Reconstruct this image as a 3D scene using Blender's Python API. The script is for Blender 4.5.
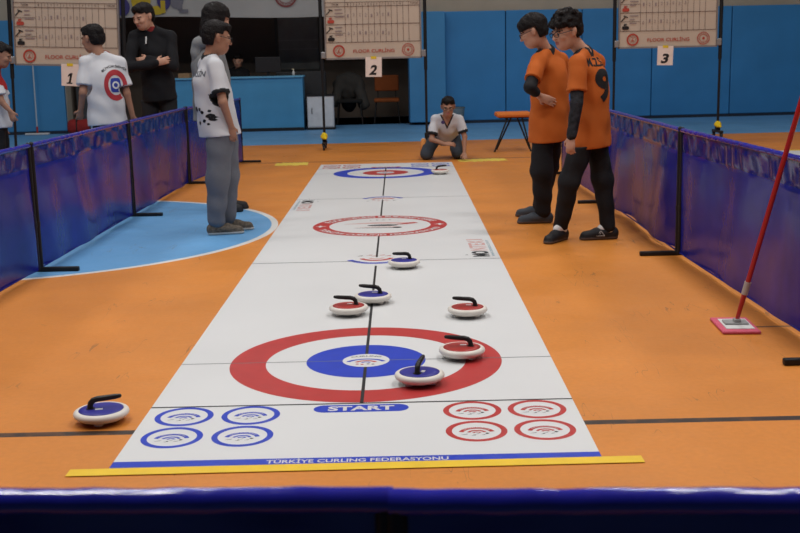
import bpy, bmesh, math, random
import numpy as np
from mathutils import Vector, Matrix
from mathutils.bvhtree import BVHTree
random.seed(7)
S = bpy.context.scene
COL = S.collection
for o in list(bpy.data.objects): bpy.data.objects.remove(o)
PI = math.pi
# ------------------------------------------------------------------ camera
cd = bpy.data.cameras.new('camera'); cam = bpy.data.objects.new('camera', cd); COL.objects.link(cam)
cd.sensor_width = 36; cd.lens = 1098.2/800*36; cd.clip_start = .05; cd.clip_end = 200
_p, _r, _y = .1898, -.0225, -.002
F_ = Vector((math.sin(_y)*math.cos(_p), math.cos(_y)*math.cos(_p), -math.sin(_p)))
R0 = Vector((math.cos(_y), -math.sin(_y), 0)); U0 = R0.cross(F_)
R_ = R0*math.cos(_r)+U0*math.sin(_r); U_ = -R0*math.sin(_r)+U0*math.cos(_r)
M = Matrix((( R_.x, U_.x, -F_.x, 0), (R_.y, U_.y, -F_.y, 0), (R_.z, U_.z, -F_.z, 1.25), (0,0,0,1)))
cam.matrix_world = M
cd.dof.use_dof = True; cd.dof.focus_distance = 5.0; cd.dof.aperture_fstop = 9.0
S.camera = cam
# ------------------------------------------------------------------ world, exposure, lamps
w = bpy.data.worlds.new('world'); S.world = w; w.use_nodes = True
w.node_tree.nodes['Background'].inputs[0].default_value = (.8, .87, 1, 1)
w.node_tree.nodes['Background'].inputs[1].default_value = .15
S.view_settings.view_transform = 'Standard'; S.view_settings.look = 'None'
S.view_settings.gamma = 1; S.view_settings.exposure = 0.0; S.view_settings.use_curve_mapping = False
LAMPS = []
for ly, pw in ((2.2, 215), (5.5, 185), (9.0, 165), (13.0, 105), (17.0, 56)):
    for lx in (-7.5, -2.6, 2.6, 7.5):
        LAMPS.append((lx, ly, pw if abs(lx) < 5 else pw*.6))
LAMP_Z = 7.1
LIGHT_GAIN = .60
for lx, ly, pw in LAMPS:
    ld = bpy.data.lights.new('hall_light', 'AREA'); ld.shape = 'RECTANGLE'; ld.size = 1.2; ld.size_y = .35
    ld.energy = pw*LIGHT_GAIN; ld.color = (1, .985, .965)
    lo = bpy.data.objects.new('hall_light', ld); lo.location = (lx, ly, LAMP_Z-.08); COL.objects.link(lo)

# ------------------------------------------------------------------ materials
_mats = {}
def mat(name, color, rough=.6, spec=.28, var=.06, vscale=12, bump=0, bscale=60, metal=0, coat=0, alpha=None, trans=0, emit=None):
    if name in _mats: return _mats[name]
    m = bpy.data.materials.new(name); m.use_nodes = True
    nt = m.node_tree; b = nt.nodes['Principled BSDF']
    b.inputs['Roughness'].default_value = rough; b.inputs['Specular IOR Level'].default_value = spec
    b.inputs['Metallic'].default_value = metal; b.inputs['Coat Weight'].default_value = coat
    b.inputs['Transmission Weight'].default_value = trans
    tc = nt.nodes.new('ShaderNodeTexCoord'); n = nt.nodes.new('ShaderNodeTexNoise')
    n.inputs['Scale'].default_value = vscale; n.inputs['Detail'].default_value = 3
    nt.links.new(tc.outputs['Object'], n.inputs['Vector'])
    r = nt.nodes.new('ShaderNodeMapRange'); r.inputs['From Min'].default_value = .3; r.inputs['From Max'].default_value = .7
    r.inputs['To Min'].default_value = 1-var; r.inputs['To Max'].default_value = 1+var
    nt.links.new(n.outputs['Fac'], r.inputs['Value'])
    mx = nt.nodes.new('ShaderNodeVectorMath'); mx.operation = 'SCALE'; mx.inputs[0].default_value = color[:3]
    nt.links.new(r.outputs['Result'], mx.inputs['Scale']); nt.links.new(mx.outputs[0], b.inputs['Base Color'])
    if bump:
        n2 = nt.nodes.new('ShaderNodeTexNoise'); n2.inputs['Scale'].default_value = bscale; n2.inputs['Detail'].default_value = 2
        nt.links.new(tc.outputs['Object'], n2.inputs['Vector'])
        bp = nt.nodes.new('ShaderNodeBump'); bp.inputs['Strength'].default_value = bump; bp.inputs['Distance'].default_value = .01
        nt.links.new(n2.outputs['Fac'], bp.inputs['Height']); nt.links.new(bp.outputs['Normal'], b.inputs['Normal'])
    if emit: b.inputs['Emission Color'].default_value = (*emit[:3], 1); b.inputs['Emission Strength'].default_value = emit[3]
    _mats[name] = m; return m
def s2l(r, g, b):
    f = lambda c: (c/255/12.92) if c/255 <= .04045 else ((c/255+.055)/1.055)**2.4
    return (f(r), f(g), f(b))

BLACK = mat('black_paint', (.012, .012, .013), .45)
DARK = mat('dark_plastic', (.02, .02, .022), .35)
GREYMETAL = mat('grey_metal', (.35, .35, .36), .35, metal=.6)
YELLOW = mat('yellow_tape', (.75, .55, .03), .5)
CARD = mat('card_paper', (.80, .68, .62), .8)

# ------------------------------------------------------------------ mesh builder
class MB:
    def __init__(s): s.v = []; s.f = []; s.m = []; s.sm = []
    def add(s, vs, fs, mi=0, smooth=False):
        o = len(s.v); s.v += [tuple(v) for v in vs]
        for f in fs: s.f.append(tuple(i+o for i in f)); s.m.append(mi); s.sm.append(smooth)
        return s
    def box(s, c, size, mi=0, rot=None, bev=0):
        x, y, z = (size[0]/2, size[1]/2, size[2]/2)
        if bev:
            bm = bmesh.new(); bmesh.ops.create_cube(bm, size=1)
            for v in bm.verts: v.co = Vector((v.co.x*size[0], v.co.y*size[1], v.co.z*size[2]))
            bmesh.ops.bevel(bm, geom=bm.edges[:], offset=bev, segments=2, affect='EDGES', profile=.5)
            bm.verts.index_update()
            vs = [v.co.copy() for v in bm.verts]; fs = [[v.index for v in f.verts] for f in bm.faces]; bm.free()
        else:
            vs = [Vector((a*x, b*y, d*z)) for a in (-1, 1) for b in (-1, 1) for d in (-1, 1)]
            fs = [(0,1,3,2),(4,6,7,5),(0,4,5,1),(2,3,7,6),(0,2,6,4),(1,5,7,3)]
        if rot is not None: vs = [rot @ v for v in vs]
        return s.add([Vector(c)+v for v in vs], fs, mi)
    def tube(s, pts, r, seg=10, mi=0, caps=True):
        pts = [Vector(p) for p in pts]; n = len(pts)
        rs = r if isinstance(r, (list, tuple)) else [r]*n
        vs = []; fs = []; up = None
        for i, p in enumerate(pts):
            t = (pts[min(i+1, n-1)]-pts[max(i-1, 0)]).normalized()
            if up is None: up = t.orthogonal().normalized()
            else: up = (up-t*up.dot(t)).normalized()
            w_ = t.cross(up)
            for k in range(seg):
                a = 2*PI*k/seg; vs.append(p+(up*math.cos(a)+w_*math.sin(a))*rs[i])
        for i in range(n-1):
            for k in range(seg):
                k2 = (k+1) % seg; fs.append((i*seg+k, i*seg+k2, (i+1)*seg+k2, (i+1)*seg+k))
        s.add(vs, fs, mi, True)
        if caps:
            s.add(vs[:seg], [tuple(range(seg))[::-1]], mi); s.add(vs[-seg:], [tuple(range(seg))], mi)
        return s
    def lathe(s, prof, c=(0,0,0), seg=40, mi=0, axis='z', mis=None):
        c = Vector(c); n = len(prof); vs = []
        for (r, z) in prof:
            for k in range(seg):
                a = 2*PI*k/seg
                v = Vector((r*math.cos(a), r*math.sin(a), z)) if axis == 'z' else (Vector((r*math.cos(a), z, r*math.sin(a))) if axis == 'y' else Vector((z, r*math.cos(a), r*math.sin(a))))
                vs.append(c+v)
        o = len(s.v); s.v += [tuple(v) for v in vs]
        for i in range(n-1):
            for k in range(seg):
                k2 = (k+1) % seg
                s.f.append((o+i*seg+k, o+i*seg+k2, o+(i+1)*seg+k2, o+(i+1)*seg+k)); s.m.append(mis[i] if mis else mi); s.sm.append(True)
        return s
    def sphere(s, c, r, mi=0, seg=16):
        r = r if isinstance(r, (list, tuple)) else (r, r, r)
        vs = []; fs = []; rings = seg//2
        for i in range(rings+1):
            t = PI*i/rings
            for k in range(seg):
                a = 2*PI*k/seg
                vs.append((c[0]+r[0]*math.sin(t)*math.cos(a), c[1]+r[1]*math.sin(t)*math.sin(a), c[2]+r[2]*math.cos(t)))
        for i in range(rings):
            for k in range(seg):
                k2 = (k+1) % seg; fs.append((i*seg+k, (i+1)*seg+k, (i+1)*seg+k2, i*seg+k2))
        return s.add(vs, fs, mi, True)
    # flat drawing on a plane: P(u,v) -> 3d
    def quad(s, P, x0, y0, x1, y1, mi=0): return s.add([P(x0,y0), P(x1,y0), P(x1,y1), P(x0,y1)], [(0,1,2,3)], mi)
    def ring(s, P, cx, cy, r0, r1, mi=0, a0=0, a1=2*PI, seg=64, sy=1):
        vs = []; fs = []
        for k in range(seg+1):
            a = a0+(a1-a0)*k/seg; c, q = math.cos(a), math.sin(a)*sy
            vs += [P(cx+r0*c, cy+r0*q), P(cx+r1*c, cy+r1*q)]
        for k in range(seg): fs.append((2*k, 2*k+1, 2*k+3, 2*k+2))
        return s.add(vs, fs, mi)
    def disc(s, P, cx, cy, r, mi=0, seg=64, sy=1):
        return s.add([P(cx+r*math.cos(2*PI*k/seg), cy+r*math.sin(2*PI*k/seg)*sy) for k in range(seg)], [tuple(range(seg))], mi)
    def poly(s, P, pts, mi=0): return s.add([P(*p) for p in pts], [tuple(range(len(pts)))], mi)
    def build(s, name, mats, parent=None, loc=None, recalc=False):
        me = bpy.data.meshes.new(name); me.from_pydata(s.v, [], s.f)
        for m in (mats if isinstance(mats, (list, tuple)) else [mats]): me.materials.append(m)
        me.polygons.foreach_set('material_index', s.m); me.polygons.foreach_set('use_smooth', s.sm)
        me.update()
        if recalc:
            bm = bmesh.new(); bm.from_mesh(me); bmesh.ops.recalc_face_normals(bm, faces=bm.faces[:]); bm.to_mesh(me); bm.free()
        o = bpy.data.objects.new(name, me); COL.objects.link(o)
        if parent is not None: o.parent = parent
        if loc is not None: o.location = loc
        return o
def tag(o, label=None, cat=None, group=None, kind=None):
    if label: o['label'] = label
    if cat: o['category'] = cat
    if group: o['group'] = group
    if kind: o['kind'] = kind
    return o
def empty(name, loc, rz=0, label=None, cat=None, group=None):
    o = bpy.data.objects.new(name, None); COL.objects.link(o); o.location = loc; o.rotation_euler = (0, 0, rz)
    o.empty_display_size = .1
    return tag(o, label, cat, group)
def copy_tree(o, parent=None):
    c = o.copy(); COL.objects.link(c)
    if parent is not None: c.parent = parent
    for ch in list(o.children): copy_tree(ch, c)
    return c
# ---- text
_tc = {}
def text2d(body, size=1.0, bold=0.0, subdiv=0, sx=1.0):
    key = (body, bold, subdiv)
    if key not in _tc:
        c = bpy.data.curves.new('t', 'FONT'); c.body = body; c.align_x = 'CENTER'; c.align_y = 'CENTER'; c.offset = bold; c.resolution_u = 4
        o = bpy.data.objects.new('t', c); COL.objects.link(o)
        dg = bpy.context.evaluated_depsgraph_get(); me = bpy.data.meshes.new_from_object(o.evaluated_get(dg))
        bm = bmesh.new(); bm.from_mesh(me)
        if subdiv:
            bmesh.ops.triangulate(bm, faces=bm.faces[:])
            for _ in range(subdiv):
                es = [e for e in bm.edges if e.calc_length() > .12]
                if es: bmesh.ops.subdivide_edges(bm, edges=es, cuts=1); bmesh.ops.triangulate(bm, faces=bm.faces[:])
        bm.verts.index_update()
        vs = [(v.co.x, v.co.y) for v in bm.verts]; fs = [tuple(v.index for v in f.verts) for f in bm.faces]
        bm.free(); bpy.data.objects.remove(o); bpy.data.meshes.remove(me)
        _tc[key] = (vs, fs)
    vs, fs = _tc[key]
    xs = [v[0] for v in vs]; ys = [v[1] for v in vs]
    mx, my = (min(xs)+max(xs))/2, (min(ys)+max(ys))/2; h = max(ys)-min(ys); wd = max(xs)-min(xs)
    return [((x-mx)*size*sx, (y-my)*size) for x, y in vs], fs, wd*size*sx, h*size
def put_text(mb, P, body, cx, cy, h=None, w=None, mi=0, bold=.01, rot=0, size=None):
    vs, fs, wd, ht = text2d(body, 1, bold)
    k = size if size else (h/ht if h else w/wd); kx = (w/wd) if w else k
    c, q = math.cos(rot), math.sin(rot)
    mb.add([P(cx+c*x*kx-q*y*k, cy+q*x*kx+c*y*k) for x, y in vs], fs, mi)
def arc_text(mb, P, body, cx, cy, r, h, a_mid, span, mi=0, inward=False, bold=.01):
    vs, fs, wd, ht = text2d(body, 1, bold); k = h/ht
    out = []
    for x, y in vs:
        t = x/wd*span
        if not inward: a = a_mid-t; rr = r+y*k
        else: a = a_mid+t; rr = r-y*k
        out.append(P(cx+rr*math.cos(a), cy+rr*math.sin(a)))
    mb.add(out, fs, mi)

# ------------------------------------------------------------------ implicit surfaces
def V3(a): return np.array(a, dtype=float)
def cone(a, b, ra, rb, k=.02, sd=None, sq=1.0): return ('c', V3(a), V3(b), ra, rb, k, None if sd is None else V3(sd)/np.linalg.norm(sd), sq)
def ell(c, r, k=.02, ax=None): return ('e', V3(c), V3(r), None, None, k, ax, 1.0)
def chain(pts, rs, k=.02, sd=None, sq=1.0): return [cone(pts[i], pts[i+1], rs[i], rs[i+1], k, sd, sq) for i in range(len(pts)-1)]
def prim_eval(p, X, Y, Z):
    t, a, b, ra, rb, k, sd, sq = p
    if t == 'c':
        P0, P1, P2 = X-a[0], Y-a[1], Z-a[2]; d = b-a
        if sd is not None and sq != 1.0:
            e = 1/sq-1; q = P0*sd[0]+P1*sd[1]+P2*sd[2]
            P0, P1, P2 = P0+e*q*sd[0], P1+e*q*sd[1], P2+e*q*sd[2]
            d = d+e*np.dot(d, sd)*sd
        L = max(np.dot(d, d), 1e-9); h = np.clip((P0*d[0]+P1*d[1]+P2*d[2])/L, 0, 1)
        return np.sqrt((P0-h*d[0])**2+(P1-h*d[1])**2+(P2-h*d[2])**2)-(ra+(rb-ra)*h)
    P = (X-a[0], Y-a[1], Z-a[2])
    if sd is not None: P = tuple(P[0]*ax[0]+P[1]*ax[1]+P[2]*ax[2] for ax in sd)
    r = b
    k0 = np.sqrt((P[0]/r[0])**2+(P[1]/r[1])**2+(P[2]/r[2])**2)
    k1 = np.sqrt((P[0]/r[0]**2)**2+(P[1]/r[1]**2)**2+(P[2]/r[2]**2)**2)+1e-9
    return k0*(k0-1)/k1
def prim_box(p):
    t, a, b, ra, rb, k, sd, sq = p
    if t == 'c':
        R = max(ra, rb)*max(1, 1); return np.minimum(a, b)-R, np.maximum(a, b)+R
    R = max(b); return a-R, a+R
def sdf_field(prims, res, cuts=(), disp=None, pad=3):
    bs = [prim_box(p) for p in prims]
    lo = np.min([b[0] for b in bs], 0)-pad*res; hi = np.max([b[1] for b in bs], 0)+pad*res
    n = np.ceil((hi-lo)/res).astype(int)+1
    Fd = np.full(n, 1.0, dtype=np.float32)
    ax = [lo[i]+res*np.arange(n[i]) for i in range(3)]
    for p, b in zip(prims, bs):
        mg = p[5]+.03
        i0 = np.maximum(((b[0]-mg-lo)/res).astype(int), 0); i1 = np.minimum(((b[1]+mg-lo)/res).astype(int)+2, n)
        X = ax[0][i0[0]:i1[0], None, None]; Y = ax[1][None, i0[1]:i1[1], None]; Z = ax[2][None, None, i0[2]:i1[2]]
        d = prim_eval(p, X, Y, Z).astype(np.float32)
        sl = tuple(slice(i0[i], i1[i]) for i in range(3)); c = Fd[sl]; k = p[5]
        if k > 0:
            h = np.maximum(k-np.abs(c-d), 0)/k; Fd[sl] = np.minimum(c, d)-h*h*k*.25
        else: Fd[sl] = np.minimum(c, d)
    X = ax[0][:, None, None]; Y = ax[1][None, :, None]; Z = ax[2][None, None, :]
    if disp: Fd = Fd+disp(X, Y, Z).astype(np.float32)
    for c in cuts: Fd = np.maximum(Fd, c(X, Y, Z).astype(np.float32))
    return Fd, lo
def surface_nets(Fd, lo, res):
    ins = Fd < 0
    c = [ins[i:ins.shape[0]-1+i, j:ins.shape[1]-1+j, k:ins.shape[2]-1+k] for i in (0,1) for j in (0,1) for k in (0,1)]
    cnt = sum(x.astype(np.uint8) for x in c); act = (cnt > 0) & (cnt < 8)
    I = np.argwhere(act); idx = np.full(act.shape, -1, dtype=np.int64); idx[act] = np.arange(len(I))
    offs = np.array([(i, j, k) for i in (0,1) for j in (0,1) for k in (0,1)])
    val = np.stack([Fd[I[:,0]+o[0], I[:,1]+o[1], I[:,2]+o[2]] for o in offs], 1)
    acc = np.zeros((len(I), 3)); num = np.zeros(len(I))
    for a in range(8):
        for b in range(a+1, 8):
            if np.abs(offs[a]-offs[b]).sum() != 1: continue
            va, vb = val[:, a], val[:, b]; m = (va < 0) != (vb < 0)
            t = np.where(m, va/np.where(m, va-vb, 1), 0)
            acc += np.where(m[:, None], offs[a]+t[:, None]*(offs[b]-offs[a]), 0); num += m
    verts = lo+res*(I+acc/num[:, None])
    quads = []
    for axis in range(3):
        o1, o2 = [(1,2),(2,0),(0,1)][axis]
        sl0 = [slice(None)]*3; sl1 = [slice(None)]*3; sl0[axis] = slice(0, -1); sl1[axis] = slice(1, None)
        A = ins[tuple(sl0)]; B = ins[tuple(sl1)]; E = np.argwhere(A != B)
        E = E[(E[:, o1] > 0) & (E[:, o2] > 0) & (E[:, o1] < Fd.shape[o1]-1) & (E[:, o2] < Fd.shape[o2]-1)]
        fl = A[E[:,0], E[:,1], E[:,2]]
        def g(d1, d2):
            e = E.copy(); e[:, o1] -= d1; e[:, o2] -= d2; return idx[e[:,0], e[:,1], e[:,2]]
        q = np.stack([g(0,0), g(1,0), g(1,1), g(0,1)], 1)
        q[~fl] = q[~fl][:, ::-1]; quads.append(q)
    return verts, np.concatenate(quads)
def sdf_obj(name, prims, res, mats, parent, matfn=None, cuts=(), disp=None, keep_big=True):
    Fd, lo = sdf_field(prims, res, cuts, disp)
    v, q = surface_nets(Fd, lo, res)
    me = bpy.data.meshes.new(name)
    me.vertices.add(len(v)); me.vertices.foreach_set('co', v.astype(np.float32).ravel())
    me.loops.add(len(q)*4); me.loops.foreach_set('vertex_index', q.astype(np.int32).ravel())
    me.polygons.add(len(q)); me.polygons.foreach_set('loop_start', np.arange(0, len(q)*4, 4, dtype=np.int32))
    me.polygons.foreach_set('loop_total', np.full(len(q), 4, dtype=np.int32))
    for m in (mats if isinstance(mats, (list, tuple)) else [mats]): me.materials.append(m)
    if matfn is not None:
        c = v[q].mean(1); me.polygons.foreach_set('material_index', matfn(c).astype(np.int32))
    me.update(calc_edges=True); me.validate()
    me.polygons.foreach_set('use_smooth', np.ones(len(me.polygons), dtype=bool))
    o = bpy.data.objects.new(name, me); COL.objects.link(o); o.parent = parent
    return o
def wrinkle(amp, freq=1.0, seed=0.0):
    def f(X, Y, Z):
        a = np.sin((X*31+Z*17)*freq+seed+2*np.sin(Y*19*freq+Z*9+seed))
        b = np.sin((Y*37-Z*23)*freq+seed*1.7+2*np.sin(X*23*freq+seed))
        c = np.sin((Z*41+X*11-Y*13)*freq+seed*2.3)
        return amp*(a+b+c)/3
    return f

# ================================================================== SETTING
class SN:
    """tiny helper for math node graphs"""
    def __init__(s, nt): s.nt = nt
    def m(s, op, a, b=None, c=None):
        n = s.nt.nodes.new('ShaderNodeMath'); n.operation = op
        for i, x in enumerate((a, b, c)):
            if x is None: continue
            if isinstance(x, (int, float)): n.inputs[i].default_value = x
            else: s.nt.links.new(x, n.inputs[i])
        return n.outputs[0]
    def mix(s, f, a, b):
        n = s.nt.nodes.new('ShaderNodeMix'); n.data_type = 'RGBA'
        if isinstance(f, (int, float)): n.inputs[0].default_value = f
        else: s.nt.links.new(f, n.inputs[0])
        for i, x in ((6, a), (7, b)):
            if isinstance(x, tuple): n.inputs[i].default_value = (*x, 1)
            else: s.nt.links.new(x, n.inputs[i])
        return n.outputs[2]
    def noise(s, vec, scale, detail=3, rough=.5):
        n = s.nt.nodes.new('ShaderNodeTexNoise'); n.inputs['Scale'].default_value = scale; n.inputs['Detail'].default_value = detail
        n.inputs['Roughness'].default_value = rough; s.nt.links.new(vec, n.inputs['Vector']); return n.outputs['Fac']
    def rng(s, v, a, b, c, d):
        n = s.nt.nodes.new('ShaderNodeMapRange'); s.nt.links.new(v, n.inputs['Value'])
        for k, x in zip(('From Min', 'From Max', 'To Min', 'To Max'), (a, b, c, d)): n.inputs[k].default_value = x
        return n.outputs[0]
ORANGE = (.60, .213, .033); FBLUE = (.120, .32, .58)
fm = bpy.data.materials.new('sports_floor'); fm.use_nodes = True; nt = fm.node_tree; g = SN(nt)
bs = nt.nodes['Principled BSDF']
geo = nt.nodes.new('ShaderNodeNewGeometry'); sep = nt.nodes.new('ShaderNodeSeparateXYZ'); nt.links.new(geo.outputs['Position'], sep.inputs[0])
X, Y = sep.outputs[0], sep.outputs[1]
P_ = geo.outputs['Position']
blot = g.rng(g.noise(P_, 1.3, 4), .3, .7, .90, 1.08)
fine = g.rng(g.noise(P_, 45, 2), .3, .7, .96, 1.04)
st = nt.nodes.new('ShaderNodeMapping'); st.inputs['Scale'].default_value = (1.2, 9, 1); st.inputs['Rotation'].default_value = (0, 0, .5); nt.links.new(P_, st.inputs[0])
scuff = g.rng(g.noise(st.outputs[0], 2.1, 6, .65), .66, .74, 0, .30)
st2 = nt.nodes.new('ShaderNodeMapping'); st2.inputs['Scale'].default_value = (8, 1.1, 1); st2.inputs['Rotation'].default_value = (0, 0, .35); nt.links.new(P_, st2.inputs[0])
scuff2 = g.rng(g.noise(st2.outputs[0], 2.6, 6, .65), .67, .75, 0, .28)
col = g.mix(0.0, ORANGE, ORANGE)
# blue key circle
dx = g.m('SUBTRACT', X, -2.84); dy = g.m('SUBTRACT', Y, 8.15)
rr = g.m('SQRT', g.m('ADD', g.m('MULTIPLY', dx, dx), g.m('MULTIPLY', dy, dy)))
col = g.mix(g.m('LESS_THAN', rr, 1.88), col, FBLUE)
ringm = g.m('MULTIPLY', g.m('LESS_THAN', rr, 1.905), g.m('GREATER_THAN', rr, 1.855))
col = g.mix(ringm, col, (.62, .62, .60))
# blue run-off beyond y
col = g.mix(g.m('GREATER_THAN', g.m('ADD', Y, g.m('MULTIPLY', X, -.035)), 16.25), col, FBLUE)
col = g.mix(g.m('LESS_THAN', X, -6.5), col, FBLUE)
col = g.mix(g.m('LESS_THAN', Y, .8), col, (.03, .06, .12))  # unseen near strip, added dark to cut floor bounce onto the front barriers
# dark court lines
l1 = g.m('LESS_THAN', g.m('ABSOLUTE', g.m('SUBTRACT', Y, 3.597)), .022)
l1 = g.m('MULTIPLY', l1, g.rng(g.noise(P_, 14, 4), .40, .47, .90, .99))
col = g.mix(l1, col, (.03, .022, .018))
l2 = g.m('LESS_THAN', g.m('ABSOLUTE', g.m('SUBTRACT', Y, 13.36)), .035)
col = g.mix(g.m('MULTIPLY', l2, .75), col, (.10, .04, .02))
l3 = g.m('MULTIPLY', g.m('LESS_THAN', g.m('ABSOLUTE', g.m('SUBTRACT', Y, 4.86)), .012), g.m('GREATER_THAN', X, 1.52))
col = g.mix(g.m('MULTIPLY', l3, .8), col, (.05, .03, .02))
col = g.mix(g.m('MAXIMUM', scuff, scuff2), col, (.20, .09, .04))
scr = g.m('LESS_THAN', g.m('ABSOLUTE', g.m('SUBTRACT', g.noise(st2.outputs[0], .9, 3, .5), .5)), .0022)
scr = g.m('MULTIPLY', g.m('MULTIPLY', scr, g.rng(g.noise(P_, 2.4, 2), .54, .60, 0, 1)), .55)
col = g.mix(scr, col, (.13, .06, .03))
sc = nt.nodes.new('ShaderNodeVectorMath'); sc.operation = 'SCALE'; nt.links.new(col, sc.inputs[0]); nt.links.new(g.m('MULTIPLY', blot, fine), sc.inputs['Scale'])
nt.links.new(sc.outputs[0], bs.inputs['Base Color'])
nt.links.new(g.rng(g.noise(P_, 5, 4), .3, .7, .42, .55), bs.inputs['Roughness']); bs.inputs['Specular IOR Level'].default_value = .35
mb = MB(); mb.box((0, 7.5, -.05), (22, 31, .1)); tag(mb.build('floor', fm), kind='structure')

CREAM = mat('cream_wall_paint', (.40, .36, .29), .9, vscale=2)
CEIL = mat('ceiling_paint', (.5, .5, .5), .9)
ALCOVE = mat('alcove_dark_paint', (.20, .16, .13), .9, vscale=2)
PAD = mat('blue_wall_pad_vinyl', s2l(58, 132, 190), .5, vscale=1.5, var=.08)
PADL = mat('light_blue_wall_pad_vinyl', s2l(66, 135, 186), .5, vscale=1.5)
WA = .06
def W(x, dy, z): return (x, 20.3+WA*x+dy, z)      # back wall runs slightly askew to the court
def wbox(mb, x0, x1, d0, d1, z0, z1, mi=0):
    vs = [W(x, d, z) for x in (x0, x1) for d in (d0, d1) for z in (z0, z1)]
    mb.add(vs, [(0,1,3,2),(4,6,7,5),(0,4,5,1),(2,3,7,6),(0,2,6,4),(1,5,7,3)], mi)
OX0, OX1 = -5.97, .19
mb = MB()
wbox(mb, -11, OX0, .06, .35, 0, 7.5); wbox(mb, OX1, 11, .06, .35, 0, 7.5); wbox(mb, OX0, OX1, .06, .35, 2.08, 7.5)
tag(mb.build('wall_back', CREAM), kind='structure')
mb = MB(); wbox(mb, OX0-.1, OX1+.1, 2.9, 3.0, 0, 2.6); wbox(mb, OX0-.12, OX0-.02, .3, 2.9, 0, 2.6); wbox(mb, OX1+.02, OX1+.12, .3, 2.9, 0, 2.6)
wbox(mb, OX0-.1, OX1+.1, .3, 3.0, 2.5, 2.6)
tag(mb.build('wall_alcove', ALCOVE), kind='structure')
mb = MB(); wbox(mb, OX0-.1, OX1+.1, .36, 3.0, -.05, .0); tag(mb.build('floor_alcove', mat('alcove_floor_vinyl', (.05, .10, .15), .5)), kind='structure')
for nm, c, sz in (('wall_left', (-11.1, 7.5, 3.75), (.2, 31.5, 7.5)), ('wall_right', (11.1, 7.5, 3.75), (.2, 31.5, 7.5)), ('wall_front', (0, -8.1, 3.75), (22.4, .2, 7.5))):
    mb = MB(); mb.box(c, sz); tag(mb.build(nm, mat('side_wall_blue_grey', (.07, .09, .12), .8)), kind='structure')
mb = MB(); mb.box((0, 7.5, 7.55), (22.4, 31.6, .1)); tag(mb.build('ceiling', CEIL), kind='structure')
mb = MB(); wbox(mb, OX1, 11, -.05, .06, 0, .05); wbox(mb, -11, OX0, -.05, .06, 0, .05)
tag(mb.build('baseboard_back', mat('dark_skirting', (.02, .03, .05), .5)), kind='structure')
# window-like grey panel in the alcove
mb = MB(); wbox(mb, -2.50, -2.44, 2.84, 2.9, 1.0, 2.4); wbox(mb, -1.62, -1.56, 2.84, 2.9, 1.0, 2.4); wbox(mb, -2.5, -1.56, 2.84, 2.9, .96, 1.02)
wbox(mb, -2.44, -1.62, 2.87, 2.89, 1.0, 2.4, 1)
wbox(mb, -2.44, -1.62, 2.86, 2.87, 1.42, 1.435, 2); wbox(mb, -2.44, -1.62, 2.86, 2.87, 1.60, 1.61, 2)
tag(mb.build('window_1', [mat('window_frame_grey', (.12, .12, .11), .5), mat('window_grey_glass', (.36, .37, .35), .25, vscale=3, var=.15), mat('window_scratch', (.5, .5, .5), .5)]), kind='structure')
# hall lamps fittings
for lx, ly, pw in LAMPS:
    pass
lamp0 = None
for i, (lx, ly, pw) in enumerate(LAMPS):
    if lamp0 is None:
        r0 = empty('ceiling_lamp', (lx, ly, LAMP_Z), 0, 'rectangular white lamp fitting hung under the hall ceiling', 'lamp', 'hall lamps under the ceiling')
        m_ = MB(); m_.box((0, 0, .03), (1.26, .42, .06), bev=.01); m_.tube([(-.4, 0, .05), (-.4, 0, .40)], .008, 6); m_.tube([(.4, 0, .05), (.4, 0, .40)], .008, 6)
        m_.build('lamp_housing', mat('lamp_housing_white', (.6, .6, .6), .4), r0); lamp0 = r0
    else:
        c = copy_tree(lamp0); c.location = (lx, ly, LAMP_Z)

# ---- wall pads
def pad(x0, x1, prot=0.0, m_=PAD, label='blue padded wall panel in the run along the back wall', group='blue wall pads', name='wall_pad'):
    xc = (x0+x1)/2
    mb = MB(); wd = x1-x0-.012
    mb.box((0, 0, 1.03), (wd, .10+prot, 1.96), bev=.012)
    o = mb.build(name, m_, None, W(xc, -prot/2, 0)); o.rotation_euler = (0, 0, math.atan(WA))
    return tag(o, label, 'wall pad', group)
xs = [.86, 1.97, 3.37, 4.67, 6.15, 7.56, 9.0, 10.4]
for a, b in zip(xs[:-1], xs[1:]): pad(a, b)
pad(OX1, .86, .22, PADL, 'lighter blue padded pilaster at the right end of the dark opening', None, 'pilaster_pad')
for a, b in ((-10.2, -8.7), (-8.7, -7.2), (-7.2, OX0)): pad(a, b, 0, PADL, 'blue padded wall panel left of the dark opening', 'blue wall pads at left')

# ---- banner over the opening
bn = empty('banner', W(-2.9, -.02, 0), math.atan(WA), 'off-white cloth banner with yellow figures hanging over the dark opening', 'banner')
BANM = mat('banner_cloth', (.36, .36, .35), .8, var=.1, vscale=1.2)
mb = MB(); nx = 60
for i in range(nx+1):
    x = -2.7+5.3*i/nx
    for z in (1.99+.03*math.sin(i*.11), 3.2): mb.v.append((x, -.02+.012*math.sin(i*.9), z))
for i in range(nx): mb.f.append((2*i, 2*i+2, 2*i+3, 2*i+1)); mb.m.append(0); mb.sm.append(True)
bc = mb.build('banner_cloth', BANM, bn)
P = lambda u, v: (u, -.045, v)
mb = MB()
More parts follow.
